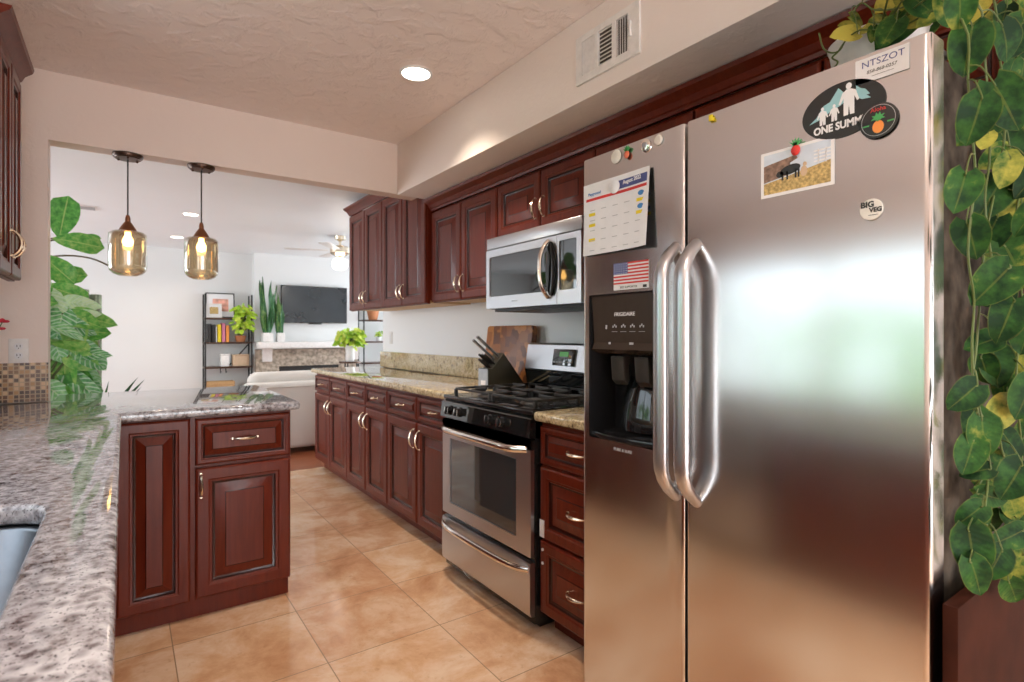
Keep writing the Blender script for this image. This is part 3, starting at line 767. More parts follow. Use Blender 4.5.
t.faces.new(rows[-1]); bmesh.ops.recalc_face_normals(t, faces=t.faces); mb._merge(t); mb.obj('back_shroud', 'blackglass', ds, 60)
mb = MB(); pl = [(.030, .107), (.030, .010)] + [(.030 + .264 * k / 10, .010 - .020 * math.sin(math.pi * k / 10)) for k in range(1, 10)] + [(.294, .010), (.294, .107)]
mb.prism(pl, .922, .938, 'z', .003)
for k in range(5): mb.box(.06, .265, .030 + k * .012, .034 + k * .012, .938, .942)
mb.obj('drip_tray', 'black', ds)
mb = MB(); text(mb, 'PURE & SURE', .012, Matrix.Translation((.165, -.0004, .900)) @ Matrix.Rotation(R(90), 4, 'X'), .0003); mb.obj('lettering', 'printgrey', fd)
MB().box(.02, .10, .03, .16, 1.763, 1.775, .004).obj('hinge_cover', 'plastic', r)
MB().box(w - .10, w - .02, .03, .16, 1.763, 1.775, .004).obj('hinge_cover', 'plastic', r)

# things stuck on the doors: local x = right, y = up, z = out of the door
def stuck(name, label, cat, y, z, group=None):
    o = bpy.data.objects.new(name, None); COL.objects.link(o); o.location = (FX - .0008, y, z)
    o.rotation_euler = (R(90), 0, R(-90)); o.empty_display_size = .02; return tag(o, label, cat, group)
I4 = Matrix.Identity(4)
# business card
c = stuck('business_card', 'white business card magnet at the top right corner of the refrigerator', 'card', .4395, 1.730)
MB().box(-.0445, .0445, -.0235, .0235, 0, .0012, .0003, 1).obj('card', 'paper', c)
mb = MB(); text(mb, 'NTSZOT', .0175, Matrix.Translation((.002, .010, .0014)), .0002, sx=1.05); mb.obj('lettering', 'navy', c)
mb = MB(); text(mb, '858-868-0257', .0088, Matrix.Translation((.0, -.0055, .0014)), .0002, shear=.2); mb.box(-.016, .020, -.0148, -.0142, .0012, .0016); mb.obj('phone_number', 'printblack', c)
# oval sticker with figures and mountains
c = stuck('oval_magnet', 'black oval magnet with blue mountains and three white walking figures', 'magnet', .5085, 1.670)
mb = MB(); mb.prism(ell(0, 0, .077, .054, 48), 0, .0012, b=.0004, seg=1); mb.obj('base', 'printblack', c)
mb = MB(); mb.prism([(-.062, -.012), (-.048, -.002), (-.034, .018), (-.022, .022), (-.006, .044), (.004, .032), (.010, .038), (.014, .018), (-.004, .008), (-.02, .004), (-.034, -.006)], .0012, .0016)
mb.prism([(.026, .038), (.034, .030), (.042, .026), (.050, .014), (.044, .014), (.052, .006), (.036, .008), (.026, .016)], .0012, .0016); mb.obj('mountains', 'cyan', c)
def figure(mb, x, y, h):
    s_ = h
    mb.prism(ell(x, y + s_ * .90, s_ * .085, s_ * .10, 14), .0014, .0021)
    mb.prism([(x + a * s_, y + b * s_) for a, b in ((-.06, .80), (-.19, .72), (-.30, .40), (-.25, .37), (-.15, .56), (-.15, .36), (-.15, .0), (-.02, .0), (.0, .32), (.04, .0), (.16, .0), (.16, .36), (.16, .56), (.24, .37), (.30, .40), (.20, .72), (.06, .80))], .0014, .0021)
mb = MB(); figure(mb, .013, -.014, .062); figure(mb, -.014, -.018, .033); figure(mb, -.036, -.020, .036); mb.obj('figures', 'paper', c)
mb = MB(); text(mb, 'ONE SUMMIT', .0205, Matrix.Translation((-.001, -.0305, .0016)), .0004, sx=.86, bold=.0007); mb.obj('lettering', 'paper', c)
# round pineapple magnet
c = stuck('round_magnet', 'black round magnet with orange pineapple overlapping the oval magnet', 'magnet', .4435, 1.628)
c.location.x -= .0014
mb = MB(); mb.prism(ell(0, 0, .0325, .0325, 40), 0, .003, b=.0012, seg=2); mb.obj('base', 'printblack', c)
mb = MB(); mb.prism(ell(0, 0, .0285, .0285, 40), .003, .0033, holes=(ell(0, 0, .0277, .0277, 40),)); mb.obj('ring', 'printgrey', c)
mb = MB(); mb.prism(ell(0, -.012, .0095, .0118, 20), .003, .0037); mb.obj('pineapple', 'orange', c)
mb = MB(); mb.prism([(0, -.003), (-.006, .002), (-.012, .002), (-.007, .006), (-.011, .010), (-.005, .009), (-.003, .015), (0, .010), (.003, .015), (.005, .009), (.011, .010), (.007, .006), (.012, .002), (.006, .002)], .003, .0037)
mb.box(-.026, -.015, -.0075, -.005, .003, .0034).box(.015, .026, -.0075, -.005, .003, .0034); mb.obj('pineapple_leaves', 'greenp', c)
mb = MB(); text(mb, 'Aloha', .011, Matrix.Translation((0, .0205, .0032)), .0003); mb.obj('lettering', 'red', c)
# photo with farm
c = stuck('photo_print', 'white bordered snapshot of a cow and a crouching person in a farmyard', 'photo', .599, 1.576)
MB().box(-.077, .077, -.049, .050, 0, .0008).obj('print', 'paper', c)
ph = lambda poly, z: MB().prism(poly, .0008, .0008 + z)
ph([(-.070, -.042), (.070, -.042), (.070, .044), (-.070, .044)], .0002).obj('sky', 'skyp', c)
ph([(-.070, -.042), (.070, -.042), (.070, .003), (-.03, -.013), (-.070, -.018)], .0004).obj('straw', 'straw', c)
mb = ph([(-.070, .020), (-.06, .022), (.0, .030), (.004, .022), (-.012, .016), (-.012, -.008), (-.070, -.016)], .0005); mb.obj('barn', 'barn', c)
mb = MB(); mb.prism(ell(-.012, .002, .022, .010, 20, 8), .0008, .0015); mb.prism(ell(-.034, -.004, .008, .007, 12), .0008, .0015)
for x in (-.028, -.018, .0, .006): mb.box(x - .002, x + .002, -.018, .0, .0008, .0015)
mb.obj('cow', 'printblack', c)
mb = MB(); mb.prism(ell(.017, -.008, .007, .011, 14), .0008, .0016); mb.prism(ell(.019, .006, .004, .0045, 12), .0008, .0017); mb.obj('farmhand', 'tan', c)
mb = MB()
for k in range(4): mb.box(.037, .070, .004 + k * .007, .007 + k * .007, .0010, .0014)
mb.box(.045, .047, .0, .03, .001, .0014).box(.060, .062, .0, .03, .001, .0014); mb.obj('fence', 'paper', c)
def fruit_magnet(name, label, y, z, s, body, x0=.0008):
    c = stuck(name, label, 'magnet', y, z); c.location.x -= x0
    MB().sph((0, 0, .004), .5, (.013 * s / .5 * .5 * 2, .015 * s * 2, .008)).obj('fruit', body, c)
    mb = MB()
    for a in (-50, -25, 0, 25, 50):
        d = Vector((math.sin(R(a)), math.cos(R(a)), 0)); p = Vector((0, .012 * s, .004)); q = Vector((-d.y, d.x, 0)) * .004 * s
        mb.prism([tuple((p - q)[:2]), tuple((p + q)[:2]), tuple((p + d * .022 * s)[:2])], .002, .006)
    mb.obj('leaves', 'greenp', c)
fruit_magnet('fruit_magnet', 'small red strawberry shaped magnet holding the farm snapshot', .597, 1.614, .75, 'red', .0016)
fruit_magnet('fruit_magnet', 'tiny salmon fruit magnet beside a round white magnet on the freezer door', 1.070, 1.731, .72, 'salmon')
c = stuck('button_magnet', 'round white badge magnet with black words on the right door', 'magnet', .456, 1.4645)
MB().lathe([(0, .0), (.0195, 0), (.0203, .0015), (.019, .0035), (0, .0042)], n=32).obj('button', 'pearl', c)
mb = MB(); text(mb, 'BIG', .0150, Matrix.Translation((-.006, .009, .0042)), .0004, bold=.0006); text(mb, 'VEG', .0115, Matrix.Translation((.008, -.002, .0042)), .0004, bold=.0005); mb.box(-.004, .012, -.0115, -.0105, .0036, .0044); mb.obj('lettering', 'printblack', c)
c = stuck('letter_magnet', 'tiny yellow magnet at the top edge of the right refrigerator door', 'magnet', .801, 1.747)
MB().box(-.006, .004, -.007, .008, 0, .005, .0015).box(.0, .008, -.008, .0, 0, .004, .001).obj('magnet', 'yellow', c)
def dot(label, y, z, rad, mat, h=.006):
    c = stuck('button_magnet', label, 'magnet', y, z)
    MB().lathe([(0, 0), (rad, 0), (rad * 1.03, h * .4), (rad * .8, h * .9), (0, h)], n=28).obj('disc', mat, c); return c
dot('cream round magnet top left on the freezer door, left of the tiny fruit', 1.113, 1.737, .019, 'pearl')
c = dot('silver round magnet near the freezer door top, right of the fruit', 1.005, 1.739, .0165, 'chrome')
MB().lathe([(0, .006), (.008, .006), (.007, .0085), (0, .009)], n=20).obj('jewel', 'steelgrey', c)
dot('small white round magnet nearest the gap between the two doors', .961, 1.741, .0135, 'pearl')
c = dot('white round magnet pinning the monthly calendar sheet', 1.112, 1.650, .019, 'paper', .005); c.location.x -= .0085
# calendar sheet (slightly curled)
c = stuck('calendar_sheet', 'white monthly calendar sheet pinned on the freezer door', 'paper', 1.1155, 1.573)
def sheet(name, mat, x0, x1, y0, y1, off, par, slant=0):
    t = bmesh.new(); nx, ny = 14, 10; g = []
    def zz(x, y):
        u = (x + .13) / .26; v = (y + .107) / .214
        return .002 + .016 * u ** 2 * (1.15 - v) + .003 * math.sin(3.2 * u + 1) ** 2 + .010 * max(0, .35 - v) * (1 - u)
    for j in range(ny + 1):
        row = []
        for i in range(nx + 1):
            x = x0 + (x1 - x0) * i / nx; y = y0 + (y1 - y0) * j / ny
            row.append(t.verts.new((x, y, zz(x, y) + off)))
        g.append(row)
    for j in range(ny):
        for i in range(nx): t.faces.new((g[j][i], g[j][i + 1], g[j + 1][i + 1], g[j + 1][i]))
    ex = bmesh.ops.extrude_face_region(t, geom=t.faces[:]); bmesh.ops.translate(t, vec=(0, 0, -.0003), verts=[v for v in ex['geom'] if isinstance(v, bmesh.types.BMVert)])
    bmesh.ops.recalc_face_normals(t, faces=t.faces)
    mb = MB(); mb._merge(t); return mb.obj(name, mat, par), zz
_, zz = sheet('sheet', 'paper', -.130, .130, -.107, .107, 0, c)
sheet('title_band', 'navy', .005, .122, .068, .092, .0006, c)
sheet('weekday_band', 'red', -.118, .122, .055, .063, .0006, c)
mb = MB(); text(mb, 'August 2022', .0155, Matrix.Translation((.074, .080, .0155)) @ Matrix.Rotation(R(-6), 4, 'Y'), .0006, sx=.92); mb.obj('lettering', 'paper', c)
mb = MB(); text(mb, 'Playground', .012, Matrix.Translation((-.082, .075, .0062)), .0004); mb.obj('lettering', 'blue', c)
mb = MB()
def mark(mb, x, y, a, b): z = zz(x, y); mb.box(x - a, x + a, y - b, y + b, z, z + .0009)
for x, y in ((-.092, .014), (-.092, -.018), (-.092, -.062), (.100, .022), (.100, -.012)): mark(mb, x, y, .013, .0045)
mb.obj('highlight', 'yellow', c)
mb = MB()
for x, y in ((.102, .040), (.102, .004)):
    z = zz(x, y); mb.prism(ell(x, y, .011, .007, 16), z, z + .0009)
mb.obj('cloud_stamp', 'blue', c)
for i in range(5):
    for j in range(5):
        if i == 4 and j < 2: continue
        mb = MB(); mark(mb, -.09 + i * .046, .026 - j * .030, .010, .0009); mb.obj('entry_line', 'printgrey', c)
# flag sticker
c = stuck('flag_sticker', 'small stars and stripes flag sticker above the ice dispenser', 'sticker', 1.0595, 1.393)
MB().box(-.0645, .0645, -.038, .038, 0, .0006).obj('base', 'paper', c)
mb = MB()
for k in range(7): mb.box(-.0645, .0645, .038 - .0046 * (2 * k + 1), .038 - .0046 * 2 * k, .0006, .0010)
mb.obj('stripe', 'red', c)
MB().box(-.0645, -.010, .038 - .0046 * 7, .038, .0010, .0014).obj('canton', 'navy', c)
mb = MB()
for j in range(5):
    for i in range(6): mb.prism(ell(-.059 + i * .0087, .034 - j * .0064, .0016, .0016, 5), .0014, .0017)
mb.obj('star', 'paper', c)
mb = MB(); text(mb, '2022 SUPPORTER', .0085, Matrix.Translation((-.008, -.0315, .0008)), .0003); mb.box(.045, .058, -.036, -.0285, .0006, .001); mb.obj('lettering', 'printblack', c)

# ------------------------------------------------------------------ pothos on the refrigerator
PLEAF=[(1.089,0.304,1.746,0.057,80,0.25),(1.113,0.300,1.689,0.074,88,0.1),(1.260,0.291,1.747,0.049,60,0.2),(1.481,0.320,1.740,0.093,100,0.3),(1.092,0.285,1.567,0.069,95,0.12),(1.335,0.305,1.654,0.059,70,0.9),
(1.472,0.321,1.656,0.053,80,0.4),(1.034,0.288,1.445,0.061,110,0.15),(1.256,0.307,1.471,0.075,115,0.2),(1.393,0.310,1.585,0.081,60,0.2),(1.194,0.300,1.559,0.037,120,0.7),(1.254,0.287,1.512,0.055,120,0.6),
(1.403,0.300,1.518,0.053,60,0.7),(1.450,0.313,1.496,0.068,150,0.6),(1.140,0.303,1.387,0.063,80,0.1),(1.413,0.314,1.432,0.089,110,0.55),(1.336,0.291,1.356,0.092,60,0.3),(1.193,0.295,1.314,0.055,160,0.1),
(1.211,0.289,1.293,0.048,150,0.05),(1.199,0.305,1.215,0.052,170,0.12),(1.415,0.322,1.212,0.055,20,0.15),(1.290,0.309,1.171,0.073,90,0.15),(1.464,0.316,1.235,0.060,100,0.6),(1.277,0.300,1.262,0.021,80,0.3),
(1.303,0.300,1.123,0.051,80,0.3),(1.205,0.315,1.068,0.062,85,0.12),(1.146,0.289,1.061,0.065,95,0.25),(1.350,0.300,1.022,0.060,60,0.05),(1.140,0.297,1.006,0.042,160,0.08),(1.404,0.312,0.961,0.058,120,0.1),
(1.279,0.314,0.946,0.050,20,0.35),(1.240,0.302,0.945,0.053,20,0.2),(1.310,0.289,0.918,0.054,60,0.5),(1.123,0.300,0.936,0.049,140,0.08),(1.177,0.296,0.923,0.025,60,0.2),(1.104,0.293,0.882,0.083,72,0.12),
(1.095,0.285,0.847,0.060,70,0.1),(1.415,0.317,0.837,0.071,100,0.45),(1.318,0.293,0.802,0.073,100,0.5),(1.295,0.285,0.769,0.057,60,0.2),(1.829,0.314,1.046,0.088,143,0.46),(1.311,0.324,1.412,0.073,108,0.06),
(1.681,0.320,1.762,0.073,99,0.11),(1.332,0.285,0.889,0.066,49,0.07),(1.662,0.287,1.910,0.052,135,0.11),(1.273,0.285,0.872,0.062,146,0.15),(1.475,0.300,1.805,0.052,38,0.3),(1.273,0.319,1.164,0.053,67,0.24),
(1.570,0.329,1.419,0.075,37,0.01),(1.143,0.286,1.821,0.044,145,0.38),(1.278,0.302,1.085,0.066,133,0.47),(1.347,0.321,1.566,0.064,140,0.46),(1.597,0.289,1.642,0.061,51,0.07),(1.562,0.309,1.740,0.071,129,0.21),
(1.315,0.320,0.882,0.045,89,0.07),(1.791,0.285,0.749,0.078,125,0.22),(1.429,0.330,0.947,0.057,84,0.43),(1.652,0.328,1.898,0.067,149,0.31),(1.699,0.317,1.633,0.057,63,0.43),(1.522,0.310,1.014,0.075,113,0.38),
(1.555,0.316,1.118,0.060,88,0.35),(1.451,0.308,0.822,0.068,100,0.27),(1.419,0.309,1.167,0.061,128,0.4),(1.563,0.321,1.198,0.076,129,0.42),(1.362,0.311,0.971,0.074,87,0.36),(1.704,0.293,1.012,0.075,116,0.08),
(1.590,0.308,1.190,0.058,112,0.02),(1.270,0.555,1.877,0.052,175,0.95),(1.300,0.562,1.909,0.037,200,0.6),(1.300,0.542,1.911,0.039,20,0.5),(1.300,0.501,1.892,0.042,170,0.35),(1.250,0.464,1.832,0.064,120,0.2),
(1.300,0.463,1.886,0.049,150,0.3),(1.320,0.496,1.930,0.055,140,0.9),(1.270,0.413,1.870,0.062,40,0.25),(1.280,0.405,1.848,0.047,150,0.5),(1.220,0.359,1.819,0.058,80,0.3),(1.280,0.505,1.857,0.029,100,0.4),
(1.300,0.437,1.858,0.048,170,0.6),(1.300,0.522,1.884,0.034,150,0.7),(1.300,0.454,1.923,0.061,110,0.5),(1.280,0.413,1.907,0.066,60,0.4),(1.240,0.365,1.871,0.063,70,0.2)]
VINES=[
[(1.099,0.305,1.734),(1.127,0.305,1.645),(1.147,0.305,1.568),(1.162,0.305,1.487),(1.127,0.305,1.367),(1.157,0.305,1.287),(1.147,0.305,1.212),(1.162,0.305,1.12),(1.214,0.305,1.047),(1.23,0.305,0.976),(1.214,0.305,0.909),(1.299,0.305,0.829)],
[(1.162,0.305,1.788),(1.214,0.305,1.703),(1.241,0.305,1.553),(1.214,0.305,1.461),(1.252,0.305,1.361),(1.317,0.305,1.292),(1.299,0.305,1.219),(1.347,0.305,1.107),(1.299,0.305,1.038),(1.36,0.305,0.956),(1.329,0.305,0.868),(1.36,0.305,0.768)],
[(1.214,0.305,1.841),(1.299,0.305,1.727),(1.329,0.305,1.607),(1.269,0.305,1.487),(1.214,0.305,1.392),(1.188,0.305,1.288),(1.167,0.305,1.203),(1.147,0.305,1.137),(1.209,0.305,1.082)],
[(1.299,0.305,1.909),(1.426,0.305,1.764),(1.461,0.305,1.595),(1.392,0.305,1.429),(1.44,0.305,1.297),(1.399,0.305,1.142),(1.44,0.305,0.983),(1.399,0.305,0.873)],
[(1.36,0.305,1.97),(1.574,0.305,1.848),(1.657,0.305,1.611),(1.606,0.305,1.388),(1.71,0.305,1.172),(1.623,0.305,0.98)],
[(1.28,0.358,1.856),(1.28,0.405,1.856),(1.28,0.447,1.85),(1.28,0.492,1.86),(1.28,0.53,1.877),(1.28,0.557,1.868),(1.28,0.57,1.851),(1.28,0.588,1.853),(1.28,0.605,1.871),(1.28,0.614,1.908)],
[(1.28,0.563,1.862),(1.28,0.574,1.849),(1.28,0.586,1.841),(1.28,0.574,1.827),(1.28,0.582,1.817)],
[(1.28,0.405,1.879),(1.28,0.456,1.888),(1.28,0.501,1.906),(1.28,0.526,1.933),(1.28,0.543,1.922)]]
pr = thing('pothos_plant', 'trailing pothos plant spilling over the refrigerator top and side', 'plant', (1.41, .545, 1.737))
B0 = Vector((1.41, .545, 1.737))
MB().lathe([(0, .002), (.072, .002), (.076, .01), (.098, .155), (.102, .16), (.096, .165), (.088, .15), (0, .15)], n=36).obj('pot', 'white', pr)
MB().lathe([(0, .156), (.087, .151), (.087, .146)], n=24).obj('soil', 'soil', pr)
mb = MB()
def smooth_path(p, k=4):
    p = [Vector(q) for q in p]; out = []
    for i in range(len(p) - 1):
        a, b, c_, d_ = p[max(i - 1, 0)], p[i], p[i + 1], p[min(i + 2, len(p) - 1)]
        for j in range(k):
            t = j / k; out.append(.5 * ((2 * b) + (c_ - a) * t + (2 * a - 5 * b + 4 * c_ - d_) * t * t + (3 * b - a - 3 * c_ + d_) * t ** 3))
    return out + [p[-1]]
VP = []
for vi, v in enumerate(VINES):
    if vi < 5: v = [tuple(B0 + Vector((0, 0, .16))), (v[0][0] + .02, .40, max(v[0][2], 1.86))] + v
    elif vi in (5, 7): v = [tuple(B0 + Vector((0, 0, .17)))] + v
    q = smooth_path(v); VP += q; mb.tube([p - B0 for p in q], .0019, 6)
LV = Leaves()
for k in range(60):
    x = rnd(1.12, 1.80); PLEAF.append((x, rnd(.255, .32), rnd(.84, 1.95), rnd(.05, .085), rnd(40, 140), rnd(0, .35)))
for k in range(26):
    PLEAF.append((rnd(1.25, 1.55), rnd(.30, .58), rnd(1.85, 2.02), rnd(.05, .08), rnd(20, 160), rnd(.2, .8)))
rt = Vector((math.cos(math.atan(388 / 550)), -math.sin(math.atan(388 / 550)), 0))
for (x, y, z, L, ang, hue) in PLEAF:
    C = Vector((x, y, z)); tip = rt * math.cos(R(ang)) - Vector((0, 0, 1)) * math.sin(R(ang)) + rvec() * .18
    nr = Vector((-.80, -.50, .22)) + rvec() * .28
    L *= 1.04; y = min(y, .285) if z < .85 else y; C.y = y
    base = C - tip.normalized() * L * .48
    LV.add(base - B0, tip, nr, L, L * rnd(.84, .98), 'heart', min(1, max(0, hue * 1.15 + rnd(-.06, .16))), .10, rnd(.05, .28))
    near = min(VP, key=lambda p: (p - (base + Vector((0, 0, .03)))).length)
    if (near - base).length < .16:
        mid = (near + base) / 2 + Vector((0, 0, .012)); mb.tube([p - B0 for p in smooth_path([near, mid, base, base + tip.normalized() * L * .08], 3)], .0012, 5)
mb.obj('vine', 'vine', pr); LV.obj('foliage', 'pothos', pr)

# ------------------------------------------------------------------ things on the worktops
r = thing('knife_block', 'dark knife block with steel front standing beside the gas range', 'knife block', (1.695, 2.635, .9145), 0)
mb = MB(); mb.prism([(.0, .0), (.245, .0), (.255, .02), (.105, .205), (.03, .118), (.0, .118)], 0, .105, 'y', .003); mb.obj('block', 'greyblock', r, 25)
MB().box(-.004, -.0005, .003, .102, .004, .114).obj('front_plate', 'steelgrey', r)
MB().box(-.006, -.004, .025, .073, .022, .048).obj('label_plate', 'paper', r)
dv = Vector((-.78, 0, .62)).normalized(); fv = Vector((.092, 0, .08)).normalized()
for i, (u, yy, L, rad) in enumerate(((.78, .032, .185, .012), (.62, .068, .175, .012), (.30, .020, .085, .010), (.30, .048, .085, .010), (.30, .078, .085, .010), (.06, .034, .075, .010), (.06, .064, .075, .010))):
    p = Vector((.03, yy, .118)) + Vector((.075, 0, .087)) * u
    MB().tube([p - dv * .01, p + dv * L * .25, p + dv * L * .7, p + dv * L], [rad * .9, rad * .85, rad, rad * .95], 10, (1.0, .72)).obj('knife_handle', 'steelgrey' if i < 2 else 'blackm', r)
o = tag(MB().prism(rrect(-.25, .25, 0, .365, .022, 6), 0, .038, b=.004).obj('cutting_board', 'board'), 'end grain wooden cutting board leaning on the wall behind the knife block', 'cutting board')
o.location = (1.985, 2.855, .916); o.rotation_euler = (R(90), 0, R(-90)); o.rotation_euler = (Matrix.Rotation(R(-90), 4, 'Z') @ Matrix.Rotation(R(83), 4, 'X')).to_euler()

# electrical plates
r = thing('wall_outlet', 'white double outlet on the wall above the mosaic tiles', 'outlet', (-.397, 3.389, 1.151), 0)
MB().box(-.0355, .0355, -.006, 0, -.058, .058, .003).obj('plate', 'white', r)
for z in (-.021, .021):
    s_ = MB().prism(rrect(-.015, .015, z - .015, z + .015, .012, 5), -.0085, -.005, 'y').obj('socket', 'paper', r)
    MB().box(-.007, -.0045, -.0092, -.0084, z - .002, z + .008).box(.0045, .007, -.0092, -.0084, z - .002, z + .008).cyl((0, -.0092, z - .008), (0, -.0084, z - .008), .0022).obj('slot', 'printblack', s_)
r = thing('light_switch', 'white light switch plate on the right wall near its far end', 'switch', (2.059, 4.90, 1.195), -90)
MB().box(-.0355, .0355, -.006, 0, -.058, .058, .003).obj('plate', 'white', r)
MB().box(-.016, .016, -.010, -.005, -.034, .034, .002).obj('rocker', 'paper', r)

# red flower in a vase on the sink counter's far left corner
r = thing('flower_vase', 'red flowers in a small vase against the left photo edge', 'flowers', (-.50, 3.10, .914))
MB().lathe([(0, 0), (.035, 0), (.045, .03), (.05, .08), (.03, .14), (.024, .17), (.028, .175), (.022, .17), (.0, .06)], n=24).obj('vase', 'white', r)
mb = MB(); FL = MB()
for (x, y, z) in ((.085, .0, .365), (.070, .02, .335), (.02, .0, .39), (-.03, .03, .36), (.03, -.04, .33)):
    mb.tube([(0, 0, .1), (x * .3, y * .3, .22), (x, y, z)], .0022, 5)
    for k in range(6):
        a = k * 60 + x * 900; FL.sph((x + .013 * math.cos(R(a)), y + .013 * math.sin(R(a)), z + .004), .011, (1, 1, .55), 8)
    FL.sph((x, y, z + .008), .009, n=8)
mb.obj('stem', 'vine', r); FL.obj('petals', 'redpetal', r)

# ------------------------------------------------------------------ lamps and vents
def pendant(x, label):
    y = 3.44; r = thing('pendant_lamp', label, 'pendant lamp', (x, y, 2.150), 0, 'pendant lamps over the peninsula')
    mb = MB(); mb.lathe([(0, -.001), (.066, -.001), (.067, -.010), (.063, -.018), (.059, -.018), (.056, -.024), (0, -.026)], n=36); cn = mb.obj('canopy', 'bronze', r)
    mb = MB()
    for a in (30, 150, 270): mb.sph((.046 * math.cos(R(a)), .046 * math.sin(R(a)), -.026), .006, n=8)
    mb.obj('screw', 'bronze', cn)
    MB().cyl((0, 0, -0.32), (0, 0, -.026), .0035, n=8).obj('cord', 'blackm', r)
    MB().lathe([(0, -0.31), (.008, -0.312), (.012, -0.33), (.012, -0.345), (.018, -0.352), (.034, -0.378), (.040, -0.392), (.036, -0.396), (.0, -0.396)], n=28).obj('socket_cap', 'brass', r)
    MB().lathe([(0.0380, -0.394), (0.0665, -0.397), (0.0808, -0.408), (0.0826, -0.430), (0.0836, -0.570), (0.0789, -0.595), (0.0627, -0.612), (0.0427, -0.620), (0.0408, -0.617), (0.0608, -0.609), (0.0760, -0.593), (0.0808, -0.570), (0.0798, -0.430), (0.0779, -0.410), (0.0646, -0.401), (0.0380, -0.397), (0.0380, -0.394)], n=44).obj('glass_shade', 'amber', r, 60)
    MB().lathe([(0, -.396), (.013, -.398), (.013, -.412), (.016, -.422), (.0235, -.438), (.0245, -.452), (.018, -.468), (0, -.474)], n=24).obj('bulb', 'bulb', r, 60)
pendant(.016, 'left amber glass jar pendant lamp hanging over the peninsula')
pendant(.346, 'right amber glass jar pendant lamp hanging over the peninsula')
def downlight(label, x, y, grp):
    r = thing('ceiling_light', label, 'ceiling light', (x, y, 2.475 if y < 3 else 2.44), 0, grp)
    MB().lathe([(.066, -.001), (.078, -.001), (.078, -.005), (.073, -.008), (.066, -.006), (.066, -.001)], n=40).obj('trim_ring', 'white', r)
    MB().lathe([(0, -.0045), (.067, -.0045), (.067, -.0015), (0, -.0015)], n=40).obj('lens', 'lamp', r)
downlight('lit round recessed light in the kitchen ceiling near the soffit', 1.138, 2.408, 'kitchen ceiling lights')
downlight('recessed kitchen light out of view behind the camera over the aisle', 1.1, -1.2, 'kitchen ceiling lights')
downlight('recessed kitchen light out of view above the sink aisle', .25, .2, 'kitchen ceiling lights')
downlight('lit recessed light in the living room ceiling, nearer and right of the two seen', .552, 6.4, 'living room ceiling lights')
downlight('lit recessed light in the living room ceiling, farther and left of the two seen', .54, 8.0, 'living room ceiling lights')
# soffit vent
r = thing('wall_vent', 'white air vent grille high on the soffit face', 'vent', (1.4655, 1.627, 2.205), -90)
W_, H_ = .325, .185
cells = ((.035, .105), (.125, .195), (.215, .275))
mb = MB(); mb.prism(rrect(0, W_, 0, H_, .004, 2), -.010, .001, 'y', 0, tuple([(a, .028), (b, .028), (b, H_ - .024), (a, H_ - .024)] for a, b in cells)); mb.obj('frame', 'vent', r)
MB().box(.02, W_ - .02, -.001, .0008, .02, H_ - .02).obj('duct_shade', 'ventdark', r)  # dark sheet standing for the shade inside the vent
for ci, (a, b) in enumerate(cells):
    if ci == 1:
        for k in range(9):
            z = .034 + k * .0152; MB().box(a, b, -.0008, .0008, -.006, .006, 0, 1, Matrix.Translation((0, -.0055, z)) @ Matrix.Rotation(R(-38), 4, 'X')).obj('slat', 'vent', r)
    else:
        n_ = 5
        for k in range(n_):
            x = a + .007 + k * (b - a - .014) / (n_ - 1); MB().box(-.0055, .0055, -.0008, .0008, .028, H_ - .024, 0, 1, Matrix.Translation((x, -.0055, 0)) @ Matrix.Rotation(R(-40 if ci == 2 else 52), 4, 'Z')).obj('slat', 'vent', r)
MB().box(.285, .293, -.020, -.010, .07, .125, .002).obj('lever', 'vent', r)
r = thing('ceiling_vent', 'small white vent in the living room ceiling above the fig', 'vent', (-.378, 6.63, 2.44))
MB().box(-.17, .17, -.09, .09, -.008, -.001, .002).obj('frame', 'white', r)
for k in range(6): MB().box(-.15, .15, -.07 + k * .025, -.055 + k * .025, -.011, -.0075).obj('slat', 'ventgrey', r)

# ------------------------------------------------------------------ living room
# sofa seen from behind
r = thing('sofa', 'white slipcovered sofa seen from behind beyond the peninsula', 'sofa', (.97, 5.92, 0))
L_ = 2.05
MB().box(.02, L_ - .02, .02, .88, .07, .42, .03).obj('base', 'fabric', r)
MB().box(0, L_, 0, .20, .05, .735, .05, 3).obj('backrest', 'fabric', r)
MB().tube([(.02, .0, .69), (L_ - .02, .0, .69)], .006, 6).obj('piping', 'fabric', r)
for k in (0, 1):
    x0 = .0 if k == 0 else L_ - .2; MB().box(x0, x0 + .2, .10, .92, .06, .60, .05, 3).obj('arm', 'fabric', r)
for k in (0, 1): MB().box(.22 + k * .81, 1.02 + k * .81, .26, .90, .42, .56, .05, 3).obj('seat_cushion', 'fabric', r)
for k in (0, 1):
    mb = MB(); mb.box(.06 + k * .98, 1.01 + k * .98, .14, .36, .55, .835, .10, 5); mb.obj('back_cushion', 'fabric', r)
for x in (.08, L_ - .08):
    for y in (.08, .84): MB().cyl((x, y, 0), (x, y, .08), .02, .026, 12).obj('leg', 'blackm', r)

